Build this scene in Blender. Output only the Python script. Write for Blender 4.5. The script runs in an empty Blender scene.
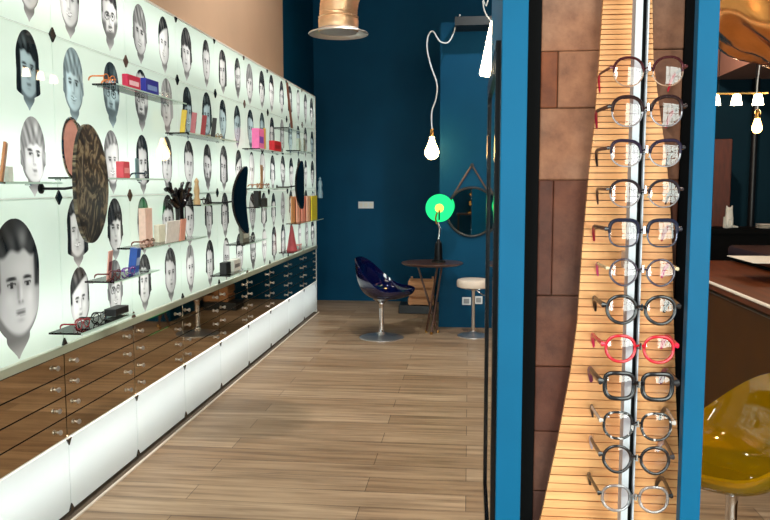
import bpy, bmesh, math, random
from math import sin, cos, pi, radians, sqrt, atan, hypot
from mathutils import Vector, Matrix
random.seed(11)
SC = bpy.context.scene
COL = SC.collection

# ------------------------------------------------------------------ camera
F = 780.0; EYE = 1.55
PIT = atan(75 / F); YAW = atan(84 / hypot(F, 75))
cam = bpy.data.objects.new('camera', bpy.data.cameras.new('camera'))
COL.objects.link(cam)
cam.location = (0, 0, EYE); cam.rotation_euler = (pi / 2 - PIT, 0, YAW)
cam.data.sensor_fit = 'HORIZONTAL'; cam.data.sensor_width = 36; cam.data.lens = 36 * F / 770
cam.data.clip_start = 0.02
SC.camera = cam

def ray(px, py):
    u = px - 385; v = 260 - py
    f = F * cos(PIT) + v * sin(PIT); z = -F * sin(PIT) + v * cos(PIT)
    return u * cos(YAW) - f * sin(YAW), u * sin(YAW) + f * cos(YAW), z
def aty(px, py, Y):
    x, y, z = ray(px, py); return Vector((x / y * Y, Y, EYE + z / y * Y))
def atx(px, py, X):
    x, y, z = ray(px, py); k = X / x; return Vector((X, y * k, EYE + z * k))

# ------------------------------------------------------------------ materials
def lin(c):
    def g(v):
        v /= 255.0
        return v / 12.92 if v <= .04045 else ((v + .055) / 1.055) ** 2.4
    return (g(c[0]), g(c[1]), g(c[2]), 1)

def newmat(name):
    m = bpy.data.materials.new(name); m.use_nodes = True
    nt = m.node_tree; nt.nodes.clear()
    out = nt.nodes.new('ShaderNodeOutputMaterial')
    return m, nt, out

def node(nt, t, **kw):
    n = nt.nodes.new(t)
    for k, v in kw.items():
        if k in n.inputs.keys() if hasattr(n.inputs, 'keys') else False: n.inputs[k].default_value = v
        else: setattr(n, k, v)
    return n

def pbr(name, c, rough=.5, metal=0, var=.12, scale=12, bump=0, bscale=60, coat=0, spec=.5, stretch=(1, 1, 1), c2=None, detail=4):
    """Principled with procedural colour variation and optional bump."""
    m, nt, out = newmat(name); L = nt.links
    b = nt.nodes.new('ShaderNodeBsdfPrincipled'); L.new(b.outputs[0], out.inputs[0])
    b.inputs['Roughness'].default_value = rough; b.inputs['Metallic'].default_value = metal
    b.inputs['Coat Weight'].default_value = coat; b.inputs['Coat Roughness'].default_value = .05
    b.inputs['Specular IOR Level'].default_value = spec
    tc = nt.nodes.new('ShaderNodeTexCoord'); mp = nt.nodes.new('ShaderNodeMapping')
    mp.inputs['Scale'].default_value = stretch
    L.new(tc.outputs['Object'], mp.inputs[0])
    nz = nt.nodes.new('ShaderNodeTexNoise'); nz.inputs['Scale'].default_value = scale; nz.inputs['Detail'].default_value = detail
    L.new(mp.outputs[0], nz.inputs[0])
    rp = nt.nodes.new('ShaderNodeValToRGB'); l = lin(c)
    rp.color_ramp.elements[0].position = .3; rp.color_ramp.elements[1].position = .7
    rp.color_ramp.elements[0].color = (l[0] * (1 - var), l[1] * (1 - var), l[2] * (1 - var), 1) if c2 is None else lin(c2)
    rp.color_ramp.elements[1].color = (min(1, l[0] * (1 + var)), min(1, l[1] * (1 + var)), min(1, l[2] * (1 + var)), 1)
    L.new(nz.outputs['Fac'], rp.inputs[0]); L.new(rp.outputs[0], b.inputs['Base Color'])
    if bump:
        n2 = nt.nodes.new('ShaderNodeTexNoise'); n2.inputs['Scale'].default_value = bscale
        L.new(mp.outputs[0], n2.inputs[0])
        bp = nt.nodes.new('ShaderNodeBump'); bp.inputs['Strength'].default_value = bump; bp.inputs['Distance'].default_value = .01
        L.new(n2.outputs['Fac'], bp.inputs['Height']); L.new(bp.outputs[0], b.inputs['Normal'])
    return m

def emit(name, c, s):
    m, nt, out = newmat(name)
    e = nt.nodes.new('ShaderNodeEmission'); e.inputs[0].default_value = lin(c); e.inputs[1].default_value = s
    nt.links.new(e.outputs[0], out.inputs[0]); return m

def thin_glass(name, c, refl=.06, ior=1.45, rough=.02, diffuse=0, dcol=None):
    """Thin clear plastic or glass: tinted see-through plus a Fresnel reflection."""
    m, nt, out = newmat(name); L = nt.links
    tr = nt.nodes.new('ShaderNodeBsdfTransparent'); tr.inputs[0].default_value = lin(c)
    base = tr
    if diffuse:
        df = nt.nodes.new('ShaderNodeBsdfDiffuse'); df.inputs[0].default_value = lin(dcol or c)
        tl = nt.nodes.new('ShaderNodeBsdfTranslucent'); tl.inputs[0].default_value = lin(dcol or c)
        a = nt.nodes.new('ShaderNodeMixShader'); a.inputs[0].default_value = .5
        L.new(df.outputs[0], a.inputs[1]); L.new(tl.outputs[0], a.inputs[2])
        mx = nt.nodes.new('ShaderNodeMixShader'); mx.inputs[0].default_value = diffuse
        L.new(tr.outputs[0], mx.inputs[1]); L.new(a.outputs[0], mx.inputs[2]); base = mx
    gl = nt.nodes.new('ShaderNodeBsdfGlossy'); gl.inputs['Roughness'].default_value = rough
    fr = nt.nodes.new('ShaderNodeFresnel'); fr.inputs[0].default_value = ior
    ad = nt.nodes.new('ShaderNodeMath'); ad.operation = 'ADD'; ad.use_clamp = True; ad.inputs[1].default_value = refl
    L.new(fr.outputs[0], ad.inputs[0])
    m2 = nt.nodes.new('ShaderNodeMixShader'); L.new(ad.outputs[0], m2.inputs[0])
    L.new(base.outputs[0], m2.inputs[1]); L.new(gl.outputs[0], m2.inputs[2]); L.new(m2.outputs[0], out.inputs[0])
    return m

def frosted(name, c, attr=False, gloss=True):
    """Backlit frosted glass: scatters light from the tubes behind it, glossy in front."""
    m, nt, out = newmat(name); L = nt.links
    df = nt.nodes.new('ShaderNodeBsdfDiffuse'); tl = nt.nodes.new('ShaderNodeBsdfTranslucent')
    if attr:
        at = nt.nodes.new('ShaderNodeVertexColor'); at.layer_name = 'print'
        L.new(at.outputs[0], df.inputs[0]); L.new(at.outputs[0], tl.inputs[0])
    else:
        tc = nt.nodes.new('ShaderNodeTexCoord'); nz = nt.nodes.new('ShaderNodeTexNoise'); nz.inputs['Scale'].default_value = 3
        L.new(tc.outputs['Object'], nz.inputs[0])
        rp = nt.nodes.new('ShaderNodeValToRGB'); l = lin(c)
        rp.color_ramp.elements[0].color = (l[0] * .96, l[1] * .97, l[2] * .96, 1); rp.color_ramp.elements[1].color = l
        L.new(nz.outputs['Fac'], rp.inputs[0]); L.new(rp.outputs[0], df.inputs[0]); L.new(rp.outputs[0], tl.inputs[0])
    a = nt.nodes.new('ShaderNodeMixShader'); a.inputs[0].default_value = .6
    L.new(df.outputs[0], a.inputs[1]); L.new(tl.outputs[0], a.inputs[2])
    gl = nt.nodes.new('ShaderNodeBsdfGlossy'); gl.inputs['Roughness'].default_value = .015
    fr = nt.nodes.new('ShaderNodeFresnel'); fr.inputs[0].default_value = 1.4
    m2 = nt.nodes.new('ShaderNodeMixShader'); L.new(fr.outputs[0], m2.inputs[0])
    L.new(a.outputs[0], m2.inputs[1]); L.new(gl.outputs[0], m2.inputs[2]); L.new(m2.outputs[0], out.inputs[0])
    return m

def plank_floor():
    m, nt, out = newmat('oak_planks'); L = nt.links
    b = nt.nodes.new('ShaderNodeBsdfPrincipled'); L.new(b.outputs[0], out.inputs[0])
    tc = nt.nodes.new('ShaderNodeTexCoord')
    br = nt.nodes.new('ShaderNodeTexBrick')
    br.inputs['Scale'].default_value = 1; br.inputs['Brick Width'].default_value = 1.38; br.inputs['Row Height'].default_value = .19
    br.inputs['Mortar Size'].default_value = .0016; br.inputs['Mortar Smooth'].default_value = .1; br.offset = .37; br.offset_frequency = 2
    br.inputs['Color1'].default_value = lin((156, 130, 102)); br.inputs['Color2'].default_value = lin((186, 162, 134))
    br.inputs['Mortar'].default_value = lin((70, 56, 44)); br.inputs['Bias'].default_value = 0
    L.new(tc.outputs['Object'], br.inputs[0])
    mp = nt.nodes.new('ShaderNodeMapping'); mp.inputs['Scale'].default_value = (.9, 14, 1); L.new(tc.outputs['Object'], mp.inputs[0])
    nz = nt.nodes.new('ShaderNodeTexNoise'); nz.inputs['Scale'].default_value = 1.6; nz.inputs['Detail'].default_value = 7; nz.inputs['Roughness'].default_value = .6
    L.new(mp.outputs[0], nz.inputs[0])
    rp = nt.nodes.new('ShaderNodeValToRGB'); rp.color_ramp.elements[0].position = .33; rp.color_ramp.elements[1].position = .60
    rp.color_ramp.elements[0].color = (.32, .27, .23, 1); rp.color_ramp.elements[1].color = (1.05, 1.05, 1.05, 1)
    L.new(nz.outputs['Fac'], rp.inputs[0])
    mx = nt.nodes.new('ShaderNodeMix'); mx.data_type = 'RGBA'; mx.blend_type = 'MULTIPLY'; mx.inputs['Factor'].default_value = .75
    L.new(br.outputs['Color'], mx.inputs['A']); L.new(rp.outputs[0], mx.inputs['B'])
    L.new(mx.outputs['Result'], b.inputs['Base Color'])
    b.inputs['Roughness'].default_value = .42; b.inputs['Specular IOR Level'].default_value = .4
    bp = nt.nodes.new('ShaderNodeBump'); bp.inputs['Strength'].default_value = .15; bp.inputs['Distance'].default_value = .004
    L.new(nz.outputs['Fac'], bp.inputs['Height']); L.new(bp.outputs[0], b.inputs['Normal'])
    return m

def slate_tile(name, c):
    m, nt, out = newmat(name); L = nt.links
    b = nt.nodes.new('ShaderNodeBsdfPrincipled'); L.new(b.outputs[0], out.inputs[0]); b.inputs['Roughness'].default_value = .6
    b.inputs['Specular IOR Level'].default_value = .3
    tc = nt.nodes.new('ShaderNodeTexCoord')
    nz = nt.nodes.new('ShaderNodeTexNoise'); nz.inputs['Scale'].default_value = 16; nz.inputs['Detail'].default_value = 9; nz.inputs['Roughness'].default_value = .68
    n2 = nt.nodes.new('ShaderNodeTexNoise'); n2.inputs['Scale'].default_value = 5; n2.inputs['Detail'].default_value = 2
    L.new(tc.outputs['Object'], nz.inputs[0]); L.new(tc.outputs['Object'], n2.inputs[0])
    l = lin(c); rp = nt.nodes.new('ShaderNodeValToRGB'); e = rp.color_ramp.elements
    e[0].position = .28; e[1].position = .74
    e[0].color = (l[0] * .45, l[1] * .38, l[2] * .38, 1); e[1].color = (l[0] * 1.25, l[1] * 1.22, l[2] * 1.22, 1)
    L.new(nz.outputs['Fac'], rp.inputs[0])
    r2 = nt.nodes.new('ShaderNodeValToRGB'); r2.color_ramp.elements[0].position = .4; r2.color_ramp.elements[1].position = .62
    r2.color_ramp.elements[0].color = (1, 1, 1, 1); r2.color_ramp.elements[1].color = (1.12, .86, .66, 1)
    L.new(n2.outputs['Fac'], r2.inputs[0])
    mx = nt.nodes.new('ShaderNodeMix'); mx.data_type = 'RGBA'; mx.blend_type = 'MULTIPLY'; mx.inputs['Factor'].default_value = 1
    L.new(rp.outputs[0], mx.inputs['A']); L.new(r2.outputs[0], mx.inputs['B']); L.new(mx.outputs['Result'], b.inputs['Base Color'])
    bp = nt.nodes.new('ShaderNodeBump'); bp.inputs['Strength'].default_value = .5; bp.inputs['Distance'].default_value = .005
    L.new(nz.outputs['Fac'], bp.inputs['Height']); L.new(bp.outputs[0], b.inputs['Normal'])
    return m

def camouflage():
    m, nt, out = newmat('mottled_pattern'); L = nt.links
    b = nt.nodes.new('ShaderNodeBsdfPrincipled'); L.new(b.outputs[0], out.inputs[0]); b.inputs['Roughness'].default_value = .35
    tc = nt.nodes.new('ShaderNodeTexCoord'); mp = nt.nodes.new('ShaderNodeMapping'); mp.inputs['Scale'].default_value = (1, 13, 8); mp.inputs['Rotation'].default_value = (.35, 0, 0)
    L.new(tc.outputs['Object'], mp.inputs[0])
    nz = nt.nodes.new('ShaderNodeTexNoise'); nz.inputs['Scale'].default_value = 1; nz.inputs['Detail'].default_value = 3; nz.inputs['Distortion'].default_value = 3.2
    L.new(mp.outputs[0], nz.inputs[0])
    rp = nt.nodes.new('ShaderNodeValToRGB'); cr = rp.color_ramp
    cr.elements[0].position = .42; cr.elements[0].color = lin((22, 18, 15)); cr.elements[1].position = .62; cr.elements[1].color = lin((132, 120, 94))
    e = cr.elements.new(.48); e.color = lin((46, 37, 29)); e = cr.elements.new(.55); e.color = lin((92, 79, 60))
    L.new(nz.outputs['Fac'], rp.inputs[0]); L.new(rp.outputs[0], b.inputs['Base Color'])
    return m

M = {
 'floor': plank_floor(), 'camo': camouflage(),
 'navy': pbr('navy_paint', (0, 66, 98), .6, var=.06, scale=3, spec=.12),
 'blue': pbr('bright_blue_paint', (0, 98, 140), .5, var=.05, scale=8, spec=.15),
 'dark_teal': pbr('dark_teal_wall', (6, 36, 48), .7, var=.06, scale=3, spec=.1),
 'beige': pbr('beige_plaster', (198, 172, 148), .8, var=.04, scale=2, bump=.05, bscale=40),
 'dark_ceiling': pbr('dark_ceiling_paint', (40, 44, 50), .8, var=.05),
 'bulkhead': pbr('pinkish_plaster', (190, 140, 122), .8, var=.04),
 'white': pbr('white_paint', (235, 235, 230), .5, var=.02),
 'black': pbr('black_lacquer', (16, 17, 20), .4, var=.1),
 'black_gloss': pbr('black_plastic', (14, 13, 15), .18, var=.1),
 'dark_metal': pbr('blackened_steel', (30, 30, 32), .4, .8),
 'chrome': pbr('chrome', (225, 225, 228), .07, 1, var=.02),
 'alu': pbr('brushed_aluminium', (214, 217, 222), .38, .6, var=.03, stretch=(1, 1, .05), scale=200),
 'alu_light': pbr('pale_anodised_strip', (206, 210, 218), .5, 0, var=.02),
 'slot': pbr('matt_black_groove', (10, 10, 11), .8, spec=.1),
 'toe': pbr('brown_floor_strip', (84, 72, 58), .7, spec=.2),
 'satin': pbr('satin_steel', (206, 206, 208), .32, .9, var=.02),
 'brass': pbr('brass', (196, 150, 84), .25, 1, var=.05),
 'copper': pbr('crinkled_copper', (236, 196, 156), .42, .85, var=.10, scale=14, bump=.5, bscale=14, stretch=(1, 1, 2.2)),
 'bronze': pbr('hammered_copper', (226, 150, 84), .2, 1, var=.1, bump=.3, bscale=4),
 'pale_metal': pbr('pale_metal_rim', (205, 200, 198), .35, .7, var=.03),
 'dark_mirror': pbr('smoked_mirror', (26, 30, 34), .08, 1, var=0),
 'mirror': pbr('mirror', (225, 230, 232), .015, 1, var=0),
 'bronze_mirror': pbr('bronze_mirror', (196, 176, 148), .03, 1, var=.02),
 'frost': frosted('frosted_glass', (222, 238, 229)),
 'frost_base': frosted('frosted_plinth_glass', (232, 241, 242)),
 'print': frosted('printed_glass', (255, 255, 255), attr=True),
 'ledge': pbr('glass_edge', (172, 178, 158), .3, var=.05),
 'shelf': thin_glass('clear_shelf_glass', (246, 252, 249), .0, 1.18),
 'shelf_edge': pbr('green_glass_edge', (176, 206, 192), .3, var=.06),
 'lens': thin_glass('spectacle_lens', (248, 240, 240), .02, 1.45, .02),
 'tile_wood': pbr('bamboo_slats', (248, 184, 120), .5, var=.1, scale=3, stretch=(1.5, 1, 30), c2=(228, 152, 92), bump=.05),
 'slat_gap': pbr('dark_slat_backing', (96, 56, 28), .7),
 'walnut': pbr('walnut', (74, 46, 34), .3, var=.3, scale=4, stretch=(1, 12, 1), coat=.3),
 'desk_wood': pbr('chestnut_wood', (92, 42, 10), .5, var=.3, scale=3, stretch=(8, 1, 1), spec=.3),
 'leather': pbr('brown_leather', (70, 40, 6), .5, var=.14, scale=4, bump=.12, bscale=180, spec=.15),
 'dark_leather': pbr('dark_brown_leather', (58, 30, 18), .38, var=.12, scale=5, bump=.1, bscale=160),
 'rust_wood': pbr('old_red_wood', (70, 28, 12), .6, var=.35, scale=5, stretch=(6, 6, 1)),
 'crate': pbr('raw_pine', (178, 128, 88), .7, var=.2, scale=6, stretch=(1, 1, 10)),
 'cream': pbr('cream_leather', (226, 210, 194), .45, var=.03, bump=.05, bscale=120),
 'piping': pbr('cream_piping', (232, 222, 208), .5, var=.03),
 'plastic_white': pbr('white_plastic', (226, 228, 230), .35, var=.02),
 'paper': pbr('white_paper', (232, 226, 214), .8, var=.03),
 'ceramic': pbr('white_ceramic', (238, 230, 218), .25, var=.03),
 'blue_shell': thin_glass('blue_polycarbonate', (20, 40, 130), .05, 1.5, .04, .55, (12, 26, 96)),
 'yellow_shell': thin_glass('amber_polycarbonate', (244, 206, 30), .03, 1.5, .03, .36, (232, 190, 14)),
 'green_glass': None,
}
M['bulb_warm'] = emit('warm_lamp_glass', (255, 206, 130), 22)
M['bulb_white'] = emit('bright_lamp_glass', (255, 226, 184), 28)
M['bulb_orange'] = emit('amber_filament_glass', (255, 186, 100), 14)
M['green_glow'] = emit('lit_green_glass', (32, 204, 112), 1.6)
M['orange_glow'] = emit('lit_amber_glass', (255, 190, 80), 2.2)
SW = {}
def swatch(c, rough=.4, metal=0):
    k = (c, rough, metal)
    if k not in SW: SW[k] = pbr('colour_%02x%02x%02x' % c, c, rough, metal, var=.08, scale=40)
    return SW[k]

# ------------------------------------------------------------------ mesh helpers
class MB:
    def __init__(s): s.v = []; s.f = []; s.m = []
    def add(s, vs, fs, mi=0):
        o = len(s.v); s.v += [tuple(p) for p in vs]
        s.f += [tuple(i + o for i in f) for f in fs]; s.m += [mi] * len(fs); return s
    def box(s, a, b, mi=0, T=None, bev=0):
        x0, y0, z0 = a; x1, y1, z1 = b
        if bev:
            bm = bmesh.new(); bmesh.ops.create_cube(bm, size=1)
            for v in bm.verts:
                v.co = Vector(((x0 + x1) / 2 + v.co.x * (x1 - x0), (y0 + y1) / 2 + v.co.y * (y1 - y0), (z0 + z1) / 2 + v.co.z * (z1 - z0)))
            bmesh.ops.bevel(bm, geom=bm.edges[:], offset=bev, segments=2, affect='EDGES', profile=.5)
            bm.verts.ensure_lookup_table()
            vs = [v.co.copy() for v in bm.verts]; fs = [[v.index for v in f.verts] for f in bm.faces]; bm.free()
        else:
            vs = [Vector(p) for p in ((x0, y0, z0), (x1, y0, z0), (x1, y1, z0), (x0, y1, z0), (x0, y0, z1), (x1, y0, z1), (x1, y1, z1), (x0, y1, z1))]
            fs = [(0, 3, 2, 1), (4, 5, 6, 7), (0, 1, 5, 4), (1, 2, 6, 5), (2, 3, 7, 6), (3, 0, 4, 7)]
        if T is not None: vs = [T @ Vector(v) for v in vs]
        return s.add(vs, fs, mi)
    def tube(s, path, r, n=10, mi=0, closed=False, cap=True, flat=1.0, up=None):
        """Swept tube; r a number or list; flat squashes the section along the second axis."""
        P = [Vector(p) for p in path]; N = len(P)
        R = r if isinstance(r, (list, tuple)) else [r] * N
        rings = []; ref = Vector(up) if up else None
        for i, p in enumerate(P):
            a = P[(i - 1) % N] if (closed or i > 0) else p
            b = P[(i + 1) % N] if (closed or i < N - 1) else p
            t = (b - a).normalized()
            if ref is None:
                ref = Vector((0, 0, 1)) if abs(t.z) < .9 else Vector((1, 0, 0))
            e1 = (ref - t * ref.dot(t))
            if e1.length < 1e-6: e1 = Vector((1, 0, 0)) - t * t.x
            e1.normalize(); e2 = t.cross(e1)
            if not up: ref = e1
            rings.append([p + e1 * cos(2 * pi * k / n) * R[i] + e2 * sin(2 * pi * k / n) * R[i] * flat for k in range(n)])
        vs = [v for rg in rings for v in rg]; fs = []
        for i in range(N if closed else N - 1):
            j = (i + 1) % N
            for k in range(n):
                fs.append((i * n + k, i * n + (k + 1) % n, j * n + (k + 1) % n, j * n + k))
        if cap and not closed:
            fs.append(tuple(reversed(range(n)))); fs.append(tuple((N - 1) * n + k for k in range(n)))
        return s.add(vs, fs, mi)
    def lathe(s, prof, c=(0, 0, 0), n=24, mi=0, T=None):
        vs = []; fs = []; K = len(prof)
        for r, z in prof:
            for k in range(n):
                a = 2 * pi * k / n; vs.append(Vector((r * cos(a), r * sin(a), z)))
        for i in range(K - 1):
            for k in range(n):
                fs.append((i * n + k, i * n + (k + 1) % n, (i + 1) * n + (k + 1) % n, (i + 1) * n + k))
        if prof[0][0] > 1e-5: fs.append(tuple(reversed(range(n))))
        if prof[-1][0] > 1e-5: fs.append(tuple((K - 1) * n + k for k in range(n)))
        if T is not None: vs = [T @ v for v in vs]
        vs = [v + Vector(c) for v in vs]
        return s.add(vs, fs, mi)
    def prism(s, pts, axis, a, b, mi=0, T=None):
        """Extrude a 2-D outline along an axis ('x': pts are (y,z); 'y': (x,z); 'z': (x,y))."""
        def P(p, h): return Vector((h, p[0], p[1])) if axis == 'x' else Vector((p[0], h, p[1])) if axis == 'y' else Vector((p[0], p[1], h))
        n = len(pts); vs = [P(p, a) for p in pts] + [P(p, b) for p in pts]
        fs = [tuple(reversed(range(n))), tuple(range(n, 2 * n))] + [(i, (i + 1) % n, n + (i + 1) % n, n + i) for i in range(n)]
        if T is not None: vs = [T @ v for v in vs]
        return s.add(vs, fs, mi)
    def build(s, name, mats, parent=None, smooth=False, loc=None, rot=None, origin=None):
        me = bpy.data.meshes.new(name)
        vs = s.v
        if origin is not None: vs = [tuple(Vector(v) - Vector(origin)) for v in vs]
        me.from_pydata(vs, [], s.f)
        if not isinstance(mats, (list, tuple)): mats = [mats]
        for m in mats: me.materials.append(m)
        me.polygons.foreach_set('material_index', s.m)
        if smooth:
            me.polygons.foreach_set('use_smooth', [True] * len(me.polygons))
        me.update()
        bm = bmesh.new(); bm.from_mesh(me); bmesh.ops.recalc_face_normals(bm, faces=bm.faces[:]); bm.to_mesh(me); bm.free()
        if smooth:
            try: me.set_sharp_from_angle(angle=radians(42))
            except Exception: pass
        o = bpy.data.objects.new(name, me); COL.objects.link(o)
        if origin is not None: o.location = origin
        if loc is not None: o.location = loc
        if rot is not None: o.rotation_euler = rot
        if parent is not None: o.parent = parent
        return o

def tag(o, label, cat, group=None):
    o['label'] = label; o['category'] = cat
    if group: o['group'] = group
    return o
def thing(name, label, cat, loc=(0, 0, 0), rz=0, group=None):
    o = bpy.data.objects.new(name, None); COL.objects.link(o); o.empty_display_size = .05
    o.location = loc; o.rotation_euler = (0, 0, rz)
    return tag(o, label, cat, group)
def struct(name, mb, m, **k):
    o = mb.build(name, m, **k); o['kind'] = 'structure'; return o
def dup(root, label=None):
    r = root.copy(); COL.objects.link(r)
    if label: r['label'] = label
    for ch in list(root.children):
        c = ch.copy(); COL.objects.link(c); c.parent = r
        for g in list(ch.children):
            d = g.copy(); COL.objects.link(d); d.parent = c
    return r
def bez(pts, n=8):
    """Catmull-Rom through the points."""
    P = [Vector(p) for p in pts]; out = []
    for i in range(len(P) - 1):
        a = P[max(0, i - 1)]; b = P[i]; c = P[i + 1]; d = P[min(len(P) - 1, i + 2)]
        for k in range(n):
            t = k / n
            out.append(.5 * ((2 * b) + (c - a) * t + (2 * a - 5 * b + 4 * c - d) * t * t + (3 * b - a - 3 * c + d) * t ** 3))
    return out + [P[-1]]
ORD = ['nearest', 'second', 'third', 'fourth', 'fifth', 'sixth', 'seventh', 'eighth', 'ninth', 'tenth', 'eleventh', 'twelfth']

# ------------------------------------------------------------------ room shell
XL = -2.05; XR = 5.2; YF = -3.4; YB = 10.3; ZC = 4.3; PX = -1.84
struct('floor', MB().box((XL - .1, YF - .1, -.1), (XR + .1, YB + .1, 0)), M['floor'])
struct('ceiling', MB().box((XL - .1, YF - .1, ZC), (XR + .1, YB + .1, ZC + .1)), M['dark_ceiling'])
YE = 8.60      # where the beige paint on the left wall ends
struct('wall_left', MB().box((XL - .1, YF, 0), (XL, YE, ZC)).box((XL - .1, YE, 0), (XL, YB, ZC), 1), [M['beige'], M['navy']])
struct('wall_back', MB().box((XL - .1, YB, 0), (2.3, YB + .1, ZC)).box((2.3, YB, 0), (XR + .1, YB + .1, ZC), 1), [M['navy'], M['dark_teal']])  # right part in a darker teal
struct('wall_right', MB().box((XR, YF, 0), (XR + .1, YB, ZC)), M['navy'])
# the projecting block of the back wall with the table in front of it
struct('wall_projection', MB().box((-.315, 8.46, 0), (2.3, YB, 3.26)), M['navy'])
struct('wall_bulkhead', MB().box((3.0, 5.4, 2.86), (XR, YB, ZC)), M['bulkhead'])
# street wall behind the camera: two shop windows either side of a pier
fw = MB()
for x0, x1, z0, z1 in ((XL, -1.85, 0, ZC), (-.75, .95, 0, ZC), (4.6, XR, 0, ZC), (-1.85, -.75, 0, .35), (-1.85, -.75, 3.0, ZC), (.95, 4.6, 0, .35), (.95, 4.6, 3.0, ZC)):
    fw.box((x0, YF - .12, z0), (x1, YF, z1))
struct('wall_front', fw, M['navy'])
for k, (x0, x1) in enumerate(((-1.85, -.75), (.95, 4.6))):
    w = MB().box((x0, YF - .1, .35), (x1, YF - .02, .41)).box((x0, YF - .1, 2.94), (x1, YF - .02, 3.0)).box((x0, YF - .1, .41), (x0 + .06, YF - .02, 2.94)).box((x1 - .06, YF - .1, .41), (x1, YF - .02, 2.94))
    nb = 4 if k else 2
    for q in range(1, nb): w.box((x0 + (x1 - x0) * q / nb - .03, YF - .1, .41), (x0 + (x1 - x0) * q / nb + .03, YF - .02, 2.94))
    for zq in (1.15, 1.95): w.box((x0, YF - .09, zq - .025), (x1, YF - .03, zq + .025))
    wo = struct('window_%d' % (k + 1), w, M['black'])
    MB().box((x0 + .06, YF - .065, .41), (x1 - .06, YF - .06, 2.94)).build('pane', M['shelf'], wo)

# ------------------------------------------------------------------ lit portrait wall
JY = [1.857 + .7445 * i for i in range(11)]       # joints between panels along the wall
ROWS = [(.825, 1.492), (1.496, 2.208), (2.212, 2.590)]
struct('trim_1', MB().box((XL, JY[0], 2.592), (PX + .004, JY[-1], 2.604)).box((XL, JY[-1], .0), (PX + .004, JY[-1] + .012, 2.604))
       .box((XL, JY[0] - .012, 0), (PX + .004, JY[0], 2.604)), M['white'])
struct('wall_lining', MB().box((XL, JY[0], .79), (XL + .006, JY[-1], 2.592)).box((XL, JY[0], .0), (XL + .006, JY[-1], .385)), M['white'])

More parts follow.
